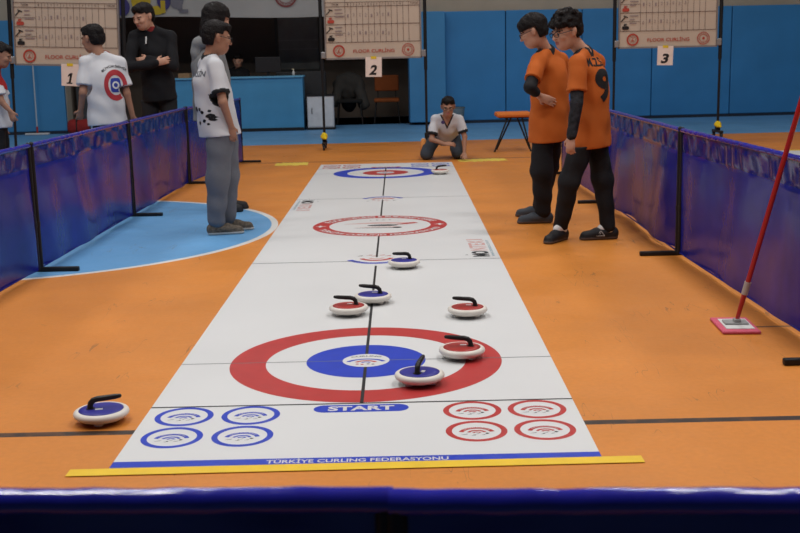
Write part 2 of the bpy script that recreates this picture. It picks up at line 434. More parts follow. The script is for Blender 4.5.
# generic playful blobs: yellow and violet shapes, at the left end
for (cx, cz, r, sy, mi) in ((-2.55, 2.28, .16, 1.3, 0), (-2.3, 2.14, .14, .8, 0), (-1.95, 2.2, .13, 1.2, 1), (-1.62, 2.3, .17, 1.3, 0), (-1.35, 2.13, .13, .6, 0), (-1.22, 2.3, .12, 1.4, 1), (-1.0, 2.33, .13, 1.4, 2)):
    mb.disc(P, cx, cz, r, mi, 24, sy)
for (x0, z0, x1, z1, mi) in ((-2.6, 2.04, -2.52, 2.2, 0), (-1.75, 2.06, -1.66, 2.3, 0), (-1.55, 2.06, -1.47, 2.3, 0), (-1.28, 2.08, -1.2, 2.3, 0), (-.98, 2.12, -.9, 2.4, 2), (-.96, 2.08, -.8, 2.14, 2)):
    mb.quad(lambda u, v: (u, -.047, v), x0, z0, x1, z1, mi)
mb.ring(P, .93, 2.34, .17, .20, 3); mb.ring(P, .93, 2.34, .125, .135, 3)
arc_text(mb, P, 'FLOOR CURLING', .93, 2.34, .152, .03, -PI/2, 2.6, 3, inward=True)
mb.build('banner_print', [mat('print_yellow', (.45, .33, .03), .8), mat('print_violet', (.05, .045, .16), .8), mat('print_grey', (.16, .16, .19), .8), mat('print_maroon', (.22, .06, .06), .8)], bn)

# ---- reception desk
DESK = mat('desk_blue_laminate', s2l(74, 146, 190), .5, vscale=3)
dk = empty('reception_desk', (-2.78, 19.3, 0), .03, 'long light blue reception desk in front of the dark opening', 'desk')
mb = MB(); mb.box((0, .02, .46), (2.24, .03, .90)); mb.box((-1.105, .3, .46), (.03, .56, .90)); mb.box((1.105, .3, .46), (.03, .56, .90)); mb.build('desk_body', DESK, dk)
mb = MB(); mb.box((0, .29, .93), (2.28, .64, .03), bev=.006); mb.build('desk_top', mat('desk_top_laminate', s2l(100, 165, 200), .45), dk)
mb = MB(); mb.box((0, -.0, .03), (2.24, .02, .05)); mb.build('kick_strip', DARK, dk)
mo = empty('monitor', (-2.28, 19.62, .945), .1, 'black flat computer monitor standing on the light blue desk', 'monitor')
mb = MB(); mb.box((0, 0, .20), (.44, .03, .26), bev=.006); mb.build('screen', DARK, mo)
mb = MB(); mb.box((0, .03, .06), (.05, .03, .12)); mb.box((0, .03, .006), (.2, .15, .012)); mb.build('monitor_stand', DARK, mo)
bt = empty('spray_bottle', (-1.82, 19.45, .945), 0, 'small white bottle at the right end of the blue desk', 'bottle')
mb = MB(); mb.lathe([(.0, 0), (.022, 0), (.024, .06), (.010, .085), (.010, .10)], seg=14); mb.build('bottle_body', mat('white_plastic', (.6, .6, .58), .4), bt)
mb = MB(); mb.lathe([(.012, .098), (.012, .12), (0, .122)], seg=12); mb.box((-.012, 0, .112), (.03, .01, .012)); mb.build('bottle_cap', mat('cream_plastic', (.6, .55, .35), .4), bt)
mb = MB(); mb.box((0, 0, .04), (.2, .25, .08), bev=.004); mb.box((0, 0, .082), (.04, .25, .003), 1)
tag(mb.build('cardboard_box', [mat('brown_card', (.30, .19, .10), .8), mat('brown_packing_tape', (.4, .3, .17), .4)], None, (-3.72, 19.5, .945)), 'small brown cardboard box on the left end of the blue desk', 'box')
# dark sideboard and white cabinet
sb = empty('sideboard', (-1.78, 20.55, 0), .03, 'dark grey sideboard under the grey window in the opening', 'sideboard')
mb = MB(); mb.box((0, 0, .5), (.9, .45, 1.0), bev=.01); mb.build('sideboard_body', mat('sideboard_dark', (.03, .032, .035), .5), sb)
for sx in (-1, 1):
    mb = MB(); mb.box((sx*.22, -.235, .52), (.42, .02, .9), bev=.004); mb.build('door', mat('sideboard_dark', (.03, .03, .03)), sb)
cb = empty('office_cabinet', (-1.375, 19.62, 0), .03, 'small white office cabinet with dark base beside the blue desk', 'cabinet')
mb = MB(); mb.box((0, 0, .31), (.46, .42, .54), bev=.005); mb.build('cabinet_body', mat('white_laminate', (.62, .64, .66), .45), cb)
mb = MB(); mb.box((.0, -.215, .31), (.43, .012, .5), bev=.003); dd = mb.build('door', mat('white_laminate', (.6, .6, .6)), cb)
mb = MB(); mb.tube([(-.15, -.225, .28), (-.15, -.245, .30), (-.15, -.245, .36), (-.15, -.225, .38)], .006, 8); mb.build('handle', DARK, dd)
mb = MB(); mb.box((0, 0, .02), (.5, .44, .04)); mb.build('cabinet_base', DARK, cb)
mb = MB(); mb.box((0, 0, .592), (.48, .44, .022)); mb.build('cabinet_top', DARK, cb)

# ---- chairs in the alcove
def office_chair(loc, rz, seatc, label, name='office_chair'):
    r = empty(name, loc, rz, label, 'chair')
    mb = MB(); mb.box((0, 0, .43), (.48, .46, .07), bev=.025); mb.build('seat', seatc, r)
    mb = MB(); mb.box((0, .24, .74), (.46, .05, .30), bev=.022, rot=Matrix.Rotation(-.12, 3, 'X')); mb.build('backrest', seatc, r)
    for sx in (-1, 1):
        mb = MB(); mb.tube([(sx*.17, .2, .41), (sx*.17, .27, .55), (sx*.17, .27, .70)], .010, 8); mb.build('back_support', BLACK, r)
        for sy in (-1, 1):
            mb = MB(); mb.tube([(sx*.20, sy*.17, .41), (sx*.24, sy*.23, 0.0)], .012, 8); mb.build('leg', BLACK, r)
    return r
ORFAB = mat('orange_chair_fabric', (.24, .06, .012), .8, bump=.2, bscale=300)
office_chair((-.22, 21.0, 0), 0, ORFAB, 'dark orange upholstered chair standing in the dark opening')
oc = office_chair((-.92, 20.95, 0), 0, mat('black_chair_fabric', (.012, .012, .012), .9), 'black chair draped with a grey coat in the dark opening')
coat = sdf_obj('coat', [ell((-.94, 21.17, .72), (.30, .11, .24), .05), cone((-1.12, 21.12, .74), (-1.20, 21.00, .42), .09, .10, .06), cone((-.76, 21.12, .74), (-.66, 21.0, .36), .10, .11, .06), cone((-.95, 21.28, .70), (-.95, 21.27, .35), .12, .14, .06)], .015,
     mat('grey_coat_cloth', (.045, .043, .040), .95), None, disp=wrinkle(.012, .9, 2))
tag(coat, 'grey coat draped over the back of the black chair', 'coat')

# ================================================================== SCOREBOARDS
PAPER = mat('board_paper', (.53, .44, .355), .75, vscale=3, var=.04); INK = mat('board_ink_brown', (.10, .055, .05), .8); REDINK = mat('board_ink_red', (.42, .06, .04), .8)
BLK = mat('board_ink_black', (.02, .018, .02), .8); PENCIL = mat('pencil_grey', (.28, .22, .22), .8); ALU = mat('board_frame_alu', (.30, .27, .26), .4, metal=.5)
def scoreboard(loc, rz, tilt, label, pattern, hdr=True):
    r = empty('scoreboard_stand', loc, rz, label, 'scoreboard')
    if tilt: r.rotation_euler = (0, tilt, rz)
    K = .0021776; H0 = 1.215
    P = lambda u, v, d=0: ((u-88)*K-.65, -.028-d, H0+(365-v)*K)
    mb = MB(); mb.box((0, 0, H0+.55), (1.30, .03, 1.10), 0)
    fr = MB()
    for c, sz in (((0, -.004, H0+.008), (1.31, .045, .022)), ((0, -.004, H0+1.10), (1.31, .045, .022)), ((-.648, -.004, H0+.55), (.016, .045, 1.10)), ((.648, -.004, H0+.55), (.016, .045, 1.10))): fr.box(c, sz)
    fb = mb.build('board_panel', PAPER, r); fr.build('board_frame', ALU, r)
    pr = MB(); Q = lambda u, v: P(u, v)
    def hl(v, u0, u1, t=2.2): pr.quad(Q, u0, v+t/2, u1, v-t/2, 0)
    def vl(u, v0, v1, t=2.0): pr.quad(Q, u-t/2, v1, u+t/2, v0, 0)
    for v in (262, 153, 45, 20): hl(v, 95, 678, 3)
    for v in (205, 102): hl(v, 95, 217)
    for u in (217, 253, 289, 325, 361, 397, 433, 468, 503, 539, 575, 610): vl(u, 20, 262)
    vl(95, -60, 262); vl(678, -60, 262); vl(217, -60, 20)
    hl(-60, 95, 678, 3)
    for k, u in enumerate((235, 271, 307, 343, 379, 415, 450, 486, 521, 557)): put_text(pr, Q, str(k+1), u, 32, h=-12, w=5 if k < 9 else 9, mi=0)
    # vertical image axis runs down, so text is mirrored in v with a negative height
    put_text(pr, Q, 'TAKIM', 155, 32, h=-11, w=40, mi=0)
    put_text(pr, Q, 'TOPLAM', 644, 32, h=-10, w=46, mi=0)
    put_text(pr, Q, 'GENÇLİK VE SPOR İL MÜDÜRLÜĞÜ', 440, -12, h=-22, w=400, mi=2, bold=.03)
    put_text(pr, Q, 'T.C.', 440, -42, h=-14, w=40, mi=2)
    put_text(pr, Q, 'FLOOR CURLİNG', 390, 313, h=-27, w=256, mi=1, bold=.012)
    for (cx, ra) in ((172, 37), (603, 38)):
        pr.ring(Q, cx, 313, ra-(10 if cx < 300 else 4), ra, 1, seg=40)
        if cx > 300:
            pr.ring(Q, cx, 313, 22, 25, 1, seg=30)
            for k in range(16):
                a = k*PI/8; pr.disc(Q, cx+30*math.cos(a), 313+30*math.sin(a), 2.2, 1, 8)
            pr.disc(Q, cx, 313, 8, 1, 16)
        else:
            pr.ring(Q, cx, 313, 17, 19, 1, seg=30)
            pr.poly(Q, [(cx-10, 322), (cx+2, 300), (cx+6, 302), (cx-2, 318), (cx+10, 318), (cx+8, 323)], 1)
    for (v0, mi) in ((75, 2), (185, 2)):      # brooms
        pr.poly(Q, [(102, v0+20), (98, v0+16), (124, v0-12), (129, v0-8)], mi); pr.poly(Q, [(116, v0-18), (142, v0-8), (139, v0-2), (113, v0-12)], mi)
    for (v0, mi) in ((130, 1), (238, 2)):     # stones
        pr.poly(Q, [(106, v0+10), (106, v0-2), (112, v0-6), (142, v0-6), (148, v0-2), (148, v0+10), (142, v0+14), (112, v0+14)], mi)
        pr.poly(Q, [(114, v0-9), (118, v0-20), (136, v0-20), (136, v0-16), (124, v0-15), (140, v0-9)], mi)
    rng = random.Random(pattern)
    us = (235, 271, 307, 343, 379, 415, 450, 486)
    for row, v0 in ((0, 100), (1, 208)):
        for u in us:
            put_text(pr, Q, rng.choice('0123'), u+rng.uniform(-2, 2), v0+rng.uniform(-6, 6), h=-20, w=9, mi=3)
        for k in range(3):
            pr.quad(Q, 152, v0-40+k*22+6, 152+rng.uniform(30, 58), v0-40+k*22, 3)
    pr.build('board_print', [INK, REDINK, BLK, PENCIL], fb)
    for sx in (-1, 1):
        mb = MB(); mb.tube([(sx*.705, 0, .09), (sx*.705, 0, 1.1)], .017, 10); mb.tube([(sx*.705, 0, 1.05), (sx*.705, 0, 2.55)], .024, 12); mb.build('post', BLACK, r)
        mb = MB(); mb.box((sx*.68, -.02, H0+.06), (.06, .06, .09), bev=.008); mb.build('clamp', GREYMETAL, r)
        mb = MB(); mb.box((sx*.705, 0, .09), (.05, .42, .03), bev=.006); mb.box((sx*.705, 0, .14), (.06, .06, .12), bev=.006)
        ft = mb.build('foot', BLACK, r)
        for sy in (-1, 1):
            mb = MB(); mb.lathe([(0, -.014), (.032, -.014), (.036, -.008), (.036, .008), (.032, .014), (0, .014)], (sx*.705, sy*.19, .0362), 20, axis='x'); mb.box((sx*.705, sy*.19, .065), (.04, .03, .03))
            mb.build('caster', DARK, ft)
        mb = MB()
    mb = MB(); mb.tube([(-.705, 0, 2.53), (.705, 0, 2.53)], .02, 10); mb.build('top_rail', BLACK, r)
    return r
def card(num, sb_root, du, label):
    # number card taped to the lower edge of a board
    K = .0021776; mwr = sb_root
    r = empty('number_card', (0, 0, 0), 0, label, 'number card')
    e = sb_root.rotation_euler.to_matrix(); off = e @ (Vector((du, -.036, 1.215))*sb_root.scale[0]); r.location = Vector(sb_root.location)+off; r.rotation_euler = (sb_root.rotation_euler[0], sb_root.rotation_euler[1]+.02, sb_root.rotation_euler[2])
    mb = MB(); mb.box((0, 0, -.11), (.22, .004, .265)); mb.build('card', CARD, r)
    mb = MB()
    if num == 1: mb.poly(lambda u, v: (u, -.0035, v), [(-.030, -.215), (.004, -.215), (.030, -.085), (.004, -.085), (-.026, -.110), (-.030, -.135), (-.004, -.120), (-.018, -.195), (-.030, -.200)], 0); mb.quad(lambda u, v: (u, -.0036, v), -.045, -.217, .025, -.202)
    else: put_text(mb, lambda u, v: (u+.25*(v+.15), -.0035, v), str(num), 0, -.15, h=.135, w=.095, mi=0, bold=.04)
    mb.build('number', BLK, r)
    mb = MB(); mb.box((0, -.004, .015), (.075, .004, .035)); mb.build('tape_strip', YELLOW, r)
    return r
s1 = scoreboard((-4.10, 13.75, 0), -.05, .038, 'tall scoreboard stand at the left, above card number 1, behind the boys', 11)
s2 = scoreboard((-.325, 15.2, 0), 0, 0, 'tall scoreboard stand in the middle, with card number 2, behind the white mat', 22)
s3 = scoreboard((3.79, 15.72, 0), -.02, 0, 'tall scoreboard stand at the right, with card number 3, above the barrier', 33)
s3.scale = (1.05, 1.05, 1.05)
card(1, s1, .035, 'white card with black number 1 taped under the left board')
card(2, s2, -.0, 'white card with black number 2 taped under the middle board')
card(3, s3, -.03, 'white card with black number 3 taped under the right board')
def yellow_cap(loc, label, rz=0):
    o = sdf_obj('yellow_cloth', [ell((0, 0, .05), (.05, .055, .045), .02), cone((0, -.04, .04), (.03, -.07, .02), .025, .012, .02)], .008, mat('yellow_cloth', (.75, .56, .02), .8), None, disp=wrinkle(.008, 2, 1))
    o.location = loc; o.rotation_euler = (0, 0, rz); return tag(o, label, 'cloth')
yellow_cap((4.53, 15.70, .14), 'yellow cloth on the right foot of the board with number 3')
yellow_cap((-1.03, 15.15, .135), 'yellow cloth on the left foot of the board with number 2')

# ================================================================== BARRIERS
def vinyl(name, color, spec=.26, rough=.26):
    m = bpy.data.materials.new(name); m.use_nodes = True; nt = m.node_tree; b = nt.nodes['Principled BSDF']; g = SN(nt)
    tc = nt.nodes.new('ShaderNodeTexCoord')
    b.inputs['Base Color'].default_value = (*color, 1); b.inputs['Roughness'].default_value = rough; b.inputs['Specular IOR Level'].default_value = spec
    b.inputs['Coat Weight'].default_value = .06; b.inputs['Coat Roughness'].default_value = .08
    n = g.noise(tc.outputs['Object'], 6, 3); bp = nt.nodes.new('ShaderNodeBump'); bp.inputs['Strength'].default_value = .25; bp.inputs['Distance'].default_value = .02
    nt.links.new(n, bp.inputs['Height']); nt.links.new(bp.outputs['Normal'], b.inputs['Normal'])
    nt.links.new(g.mix(g.rng(n, .3, .7, 0, 1), tuple(c*.85 for c in color), tuple(c*1.12 for c in color)), b.inputs['Base Color'])
    return m
VINYL = vinyl('blue_vinyl', (.011, .015, .25)); SLEEVE = vinyl('blue_vinyl_sleeve', (.016, .02, .34), .7, .14); BAND = vinyl('blue_vinyl_band', (.012, .014, .18), .6, .18)
def barrier(p0, p1, label, seed, fold=1.0, feet=(1, 1), group=None, band=1.0, ball=True):
    p0 = Vector(p0); p1 = Vector(p1); d = p1-p0; L = d.length; mid = (p0+p1)/2; rz = math.atan2(d.y, d.x)
    r = empty('court_barrier', (mid.x, mid.y, 0), rz, label, 'barrier', group)
    rg = random.Random(seed); ph = [rg.uniform(0, 6.28) for _ in range(12)]; fr = [rg.uniform(.7, 1.3) for _ in range(12)]
    nx, nz = 220, 60; mb = MB(); x0, x1 = -L/2+.012, L/2-.012; z0, z1 = .025, .765
    for j in range(nz+1):
        z = z0+(z1-z0)*j/nz
        for i in range(nx+1):
            x = x0+(x1-x0)*i/nx; u = x/L
            bandw = min(1, max(0, (z-.635)/.02))*min(1, max(0, (.755-z)/.02))
            low = min(1, (z1-z)/.25)*(1 if z < .635 else .3)
            y = fold*low*(.012*math.sin(u*9*fr[0]+ph[0]+1.3*math.sin(z*3+ph[1]))+.007*math.sin(u*21*fr[2]+ph[3]+z*2.5)+.006*math.sin((u*14+z*5)*fr[4]+ph[5]))
            y += band*bandw*(.0042*math.sin(u*44*fr[6]+ph[6]+2.2*math.sin(u*9+ph[7])+(z-.7)*14)+.0022*math.sin(u*83*fr[8]+ph[8]-z*16+2*math.sin(u*17+ph[9])))
            e = min(1, (L/2-abs(x))/.06); y *= e
            mb.v.append((x, y, z))
    for j in range(nz):
        for i in range(nx):
            a = j*(nx+1)+i; mb.f.append((a, a+1, a+nx+2, a+nx+1)); mb.m.append(1 if j >= 50 else 0); mb.sm.append(True)
    pn = mb.build('panel', [VINYL, BAND], r)
    sl = MB(); n = 180; pts = [(x0+(x1-x0)*k/n, .0005*math.sin(k*.9+ph[0]), .771+.0004*math.sin(k*.23+ph[1])+.0003*math.sin(k*1.1+ph[2])) for k in range(n+1)]
    sl.tube(pts, [.0145+.0004*math.sin(k*.7+ph[2])+.0002*math.sin(k*1.7+ph[3]) for k in range(n+1)], 16); sl.build('top_sleeve', SLEEVE, pn)
    hm = MB(); hm.tube([(x0, 0, .027), (x1, 0, .027)], .005, 8); hm.build('bottom_hem', VINYL, pn)
    for s, on in ((-1, feet[0]), (1, feet[1])):
        mb = MB(); mb.tube([(s*(L/2-.02), 0, .02), (s*(L/2-.02), 0, .765)], .0125, 12)
        if ball: mb.sphere((s*(L/2-.02), 0, .777), .015, 0, 12)
        mb.tube([(s*(L/2-.02), 0, .28), (s*(L/2-.02), 0, .31)], .0155, 12)
        ps = mb.build('post', BLACK, r)
        if on: mb = MB(); mb.box((s*(L/2-.02), 0, .0145), (.032, .46, .027), bev=.006); mb.build('foot', BLACK, r)
        for q in (-1, 1):
            pass
    return r
barrier((-2.235, 4.20), (-2.205, 6.562), 'blue vinyl court barrier at the left edge, nearest on the left side', 1, feet=(1, 0))
barrier((-2.205, 6.58), (-2.185, 8.905), 'blue vinyl court barrier on the left, second from the near end, beside the blue circle', 2, feet=(1, 0))
barrier((-2.185, 8.92), (-2.165, 11.225), 'blue vinyl court barrier on the left, before the man in black', 3, feet=(1, 0))
barrier((-2.16, 11.24), (-1.93, 13.52), 'blue vinyl court barrier on the left, farthest, beside the grey hooded person', 4, 1.3)
barrier((1.745, 4.22), (1.70, 6.64), 'blue vinyl court barrier on the right, behind the pink mop', 5, feet=(1, 0))
barrier((1.70, 6.66), (1.71, 9.085), 'blue vinyl court barrier on the right, beside the boy with number 9', 6, 1.3, feet=(1, 0))
barrier((1.71, 9.10), (1.69, 11.42), 'blue vinyl court barrier on the right, farthest, behind the orange shirted boys', 7)
barrier((-2.325, 1.236), (-.004, 1.136), 'blue vinyl barrier across the near edge, left of the joint', 8, .8, ball=False)
barrier((-.032, 1.131), (2.289, 1.022), 'blue vinyl barrier across the near edge, right of the joint', 9, .8, ball=False)

# ================================================================== CURLING MAT
X0, HW = -.1595, .772
MW = mat('mat_white_print', (.655, .665, .665), .38, vscale=1.0, var=.03); MRED = mat('mat_red', (.45, .040, .038), .38); MBLUE = mat('mat_blue', (.020, .052, .47), .38)
MBLK = mat('mat_black', (.02, .022, .025), .4); MPINK = mat('mat_pale_red', (.58, .33, .31), .4); MTXT = mat('mat_text_white', (.62, .6, .6), .4); MGREY = mat('mat_grey_print', (.15, .165, .18), .4); MTEAL = mat('mat_teal_print', (.25, .38, .42), .4)
YB, YS, Y1, YH, Y2, YG, Y3, YE = 3.260, 3.860, 4.435, 6.70, 8.155, 9.775, 11.94, 12.99
YM = (YB+YE)/2
mb = MB()
ny, nx2 = 60, 8
for j in range(ny+1):
    for i in range(nx2+1):
        x = X0-HW+2*HW*i/nx2; y = YB+(YE-YB)*j/ny
        mb.v.append((x, y, .0012))
for j in range(ny):
    for i in range(nx2):
        a = j*(nx2+1)+i; mb.f.append((a, a+1, a+nx2+2, a+nx2+1)); mb.m.append(0); mb.sm.append(False)
for (xa, ya, xb, yb_) in ((X0-HW, YB, X0+HW, YB), (X0+HW, YB, X0+HW, YE), (X0+HW, YE, X0-HW, YE), (X0-HW, YE, X0-HW, YB)):
    mb.add([(xa, ya, 0), (xb, yb_, 0), (xb, yb_, .0012), (xa, ya, .0012)], [(0, 1, 2, 3)], 0)
MATM = [MW, MRED, MBLUE, MBLK, MPINK, MTXT, MGREY, MTEAL]
def half(far):
    """one end of the sheet, in near-end coordinates; the far end is the same print turned half round"""
    def PP(level):
        z = .0013+.0002*level
        if not far: return lambda u, v: (X0+u, v, z)
        return lambda u, v: (X0-u, 2*YM-v, z)
    out_c, in_c = (1, 2) if not far else (2, 1)
    yq = {'s': YS, 'h': YH, '1': Y1} if not far else {'s': 2*YM-12.47, 'h': 2*YM-YG, '1': 2*YM-Y3}
    P1, P2, P3, P4 = PP(1), PP(2), PP(3), PP(4)
    # house
    R = .565; y1 = yq['1']
    mb.ring(P1, 0, y1, R*.737, R, out_c, seg=128); mb.disc(P1, 0, y1, R*.44, in_c, 96); mb.disc(P3, 0, y1, .098, 0, 64)
    mb.quad(P2, -.0055, y1+.0, .0055, YM, 3) if False else None
    # thin cross line
    for a, b in ((-HW, -.098), (.098, HW)): mb.quad(P2, a, y1-.0035, b, y1+.0035, 6)
    mb.quad(P2, -HW, yq['s']-.006, HW, yq['s']+.006, 3)
    mb.quad(P2, -HW, yq['h']-.006, -.10, yq['h']+.006, 6); mb.quad(P2, .10, yq['h']-.006, HW, yq['h']+.006, 6)
    # centre line pieces
    mb.quad(P2, -.0065, yq['s'], .0065, y1-.098, 3); mb.quad(P2, -.0065, y1+.098, .0065, yq['h']-.16, 3)
    mb.quad(P2, -.0065, yq['h']+.13, .0065, Y2-.503 if not far else 2*YM-Y2-.503, 3)
    # house centre logo
    cy = y1
    mb.ring(P4, 0, cy-.04, .070, .088, 2, .35, PI-.35, 30, .75); mb.ring(P4, 0, cy-.04, .035, .050, 1, .35, PI-.35, 24, .8); mb.ring(P4, 0, cy-.04, .012, .022, 2, .3, PI-.3, 16, .9)
    arc_text(mb, P4, 'CURLING', 0, cy-.09, .155, .018, PI/2, .85, 3, bold=.02)
    for (px, py) in ((-.035, -.055), (-.015, -.06), (.01, -.055), (.03, -.06)): mb.disc(P4, px, cy+py, .007, 1 if px < 0 else 6, 10)
    # START pill
    c1 = 2 if not far else 1
    py = yq['s']-.058; hh = .041; L = .172
    mb.poly(P1, [(-L+hh+hh*math.cos(PI/2+PI*k/16), py+hh*math.sin(PI/2+PI*k/16)) for k in range(17)]+[(L-hh+hh*math.cos(-PI/2+PI*k/16), py+hh*math.sin(-PI/2+PI*k/16)) for k in range(17)], c1)
    put_text(mb, P3, 'START', 0, py, h=.052, w=.240, mi=5, bold=.035)
    # stone parking rings
    for i, (cx, colr) in enumerate(((-.630, 2), (-.392, 2), (.398, 1), (.629, 1))):
        for cy in (yq['s']-.110, yq['s']-.328):
            if far and cy < 2*YM-YE+.06: continue
            rr = .104
            mb.ring(P1, cx, cy, rr*.80, rr, colr, seg=64)
            mb.ring(P2, cx, cy-.022, .046, .062, colr, .25, PI-.25, 30, .95); mb.ring(P2, cx, cy-.022, .024, .034, colr, .3, PI-.3, 20, .9); mb.ring(P2, cx, cy-.022, .008, .016, colr, .2, PI-.2, 14, .9)
            arc_text(mb, P4, 'TÜRKİYE CURLING', cx, cy-.022, .054, .008, PI/2, 2.0, 5)
            for (ax, ay, sx_) in ((-.045, -.035, .022), (-.015, -.045, .012), (0, -.032, .010), (.018, -.042, .014), (.034, -.030, .010)):
                mb.poly(P2, [(cx+ax-sx_/2, cy+ay-.002), (cx+ax+sx_/2, cy+ay+.001), (cx+ax+sx_/2+.004, cy+ay+.008), (cx+ax, cy+ay+.003)], 6)
            mb.disc(P2, cx+.034, cy-.026, .006, 3, 10); mb.disc(P2, cx-.008, cy-.040, .004, 3, 8)
    # hog line logo (smile of arcs)
    hy = yq['h']
    mb.ring(P2, 0, hy+.14, .165, .205, 2, PI+.45, 2*PI-.45, 40, 1.15); mb.ring(P2, 0, hy+.13, .085, .115, 1, PI+.35, 2*PI-.35, 30, 1.1); mb.ring(P2, 0, hy+.12, .035, .055, 4, PI+.3, 2*PI-.3, 20)
    arc_text(mb, P4, 'TÜRKİYE CURLING FEDERASYONU', 0, hy+.14, .212, .02, -PI/2, 1.8, 5, inward=True)
    for (ax, ay) in ((-.11, .17), (-.05, .19), (-.02, .16), (.03, .185), (.07, .16), (.12, .19)):
        mb.poly(P2, [(ax-.02, hy+ay), (ax+.018, hy+ay+.008), (ax+.022, hy+ay+.028), (ax+.004, hy+ay+.020)], 3 if ax > .1 or ax < -.1 else 1)
    # maker's mark along the edge
    Pm = P2
    put_text(mb, Pm, 'MO', .660, hy+.17, h=.11, w=.20, mi=3, rot=PI/2, bold=.05)
    put_text(mb, Pm, 'NTEX', .660, hy+.48, h=.11, w=.38, mi=4, rot=PI/2, bold=.02)
    mb.disc(Pm, .57, hy+.14, .009, 3, 10)
    mb.quad(Pm, .60, hy+.70, .71, hy+.73, 4)
    put_text(mb, Pm, 'www.montex.com.tr', .735, hy+.38, h=.022, w=.6, mi=7, rot=PI/2)
half(False); half(True)
# middle ring
Pn = lambda z: (lambda u, v: (X0+u, Y2+v, z))
R = .503
mb.ring(Pn(.0015), 0, 0, R*.755, R, 1, seg=128)
arc_text(mb, Pn(.0021), 'FLOOR CURLING & BUILDING CURVE', 0, 0, R*.877, .066, PI/2, 2.35, 5, bold=.035)
arc_text(mb, Pn(.0021), 'TÜRKİYE CURLING FEDERASYONU', 0, 0, R*.877, .068, -PI/2, 2.5, 5, inward=True, bold=.035)
for sx in (-1, 1):
    mb.poly(Pn(.0021), [(sx*.40, .0), (sx*.432, .012), (sx*.45, .05), (sx*.462, .012), (sx*.485, 0), (sx*.462, -.012), (sx*.45, -.05), (sx*.432, -.012)], 5)
pts = []
for k in range(25):
    t = k/24; pts.append((-.27+.56*t, .09+.055*math.sin(t*PI*1.05)+.05*t*0))
for k in range(25):
    t = 1-k/24; pts.append((-.27+.50*t, .078+.022*math.sin(t*PI)-.02*t))
mb.poly(Pn(.0015), pts, 4)
mb.poly(Pn(.0018), [(.10, .02), (.20, .035), (.29, .085), (.26, .125), (.20, .11), (.16, .06)], 1)
mb.disc(Pn(.0015), .02, .0, .115, 3, 40, .35); mb.disc(Pn(.0018), .0, .0, .06, 6, 30, .3)
for y0 in (-.10, -.14): mb.poly(Pn(.0015), [(-.2, y0+.02), (.12, y0), (.16, y0+.012), (.12, y0+.03), (-.1, y0+.035)], 6 if y0 < -.12 else 4)
mb.disc(Pn(.0018), .13, -.115, .035, 3, 20, .8)
put_text(mb, Pn(.0015), '1  9  2  3', 0, .27, h=.03, w=.16, mi=6)
# blue stripe at the near edge
Pz = lambda z: (lambda u, v: (X0+u, v, z))
mb.quad(Pz(.0015), -HW, YB+.001, HW, YB+.052, 2)
put_text(mb, Pz(.0018), 'TÜRKİYE CURLING FEDERASYONU', .005, YB+.028, h=.038, w=.575, mi=5, bold=.02)
tag(mb.build('curling_mat', MATM), 'long white floor curling mat with red and blue target rings in the middle', 'mat')

# yellow tapes, next lane
def strip(name, p0, p1, wd, z, label, m_=YELLOW, cat='tape', ragged=0, seed=1):
    p0, p1 = Vector((*p0, 0)), Vector((*p1, 0)); d = (p1-p0).normalized(); n = Vector((-d.y, d.x, 0)); L = (p1-p0).length
    rg = random.Random(seed); mb = MB(); N = 24; top = []; bot = []
    for k in range(N+1):
        c = p0+d*L*k/N; j1, j2 = rg.uniform(-ragged, ragged), rg.uniform(-ragged, ragged)
        top.append(c+n*(wd/2+j1)); bot.append(c-n*(wd/2+j2))
    c = (p0+p1)/2; vs = [(v.x-c.x, v.y-c.y, h) for h in (0, .0012) for v in bot+top]
    M_ = 2*(N+1); fs = []
    for k in range(N):
        fs.append((M_+k, M_+k+1, M_+N+1+k+1, M_+N+1+k)); fs.append((k, k+1, M_+k+1, M_+k)); fs.append((N+1+k, M_+N+1+k, M_+N+2+k, N+2+k))
    mb.add(vs, fs, 0); o = mb.build(name, m_, None, (c.x, c.y, z)); return tag(o, label, cat)
TAPE = mat('floor_tape_yellow', (.78, .52, .035), .45)
strip('floor_tape', (-1.050, 3.222), (.735, 3.236), .056, .0024, 'long yellow floor tape along the near end of the white mat', TAPE)
strip('floor_tape', (-1.49, 13.14), (-1.10, 13.16), .34, .0005, 'yellow tape patch left of the far end of the white mat', mat('pale_yellow_cloth', (.66, .50, .08), .8), ragged=.05, seed=3)
strip('floor_tape', (.70, 13.10), (1.27, 13.14), .30, .0005, 'yellow tape patch right of the far end, by the kneeling boy', mat('pale_yellow_cloth', (.66, .50, .08), .8), ragged=.05, seed=4)
mb = MB(); mb.box((0, 0, .002), (1.54, 9.7, .004)); tag(mb.build('curling_mat', MW, None, (5.34, 8.6, 0)), 'edge of a second white mat behind the right barrier', 'mat')
strip('floor_tape', (4.75, 13.47), (6.2, 13.49), .10, .0045, 'yellow tape at the far end of the second mat at right', TAPE)

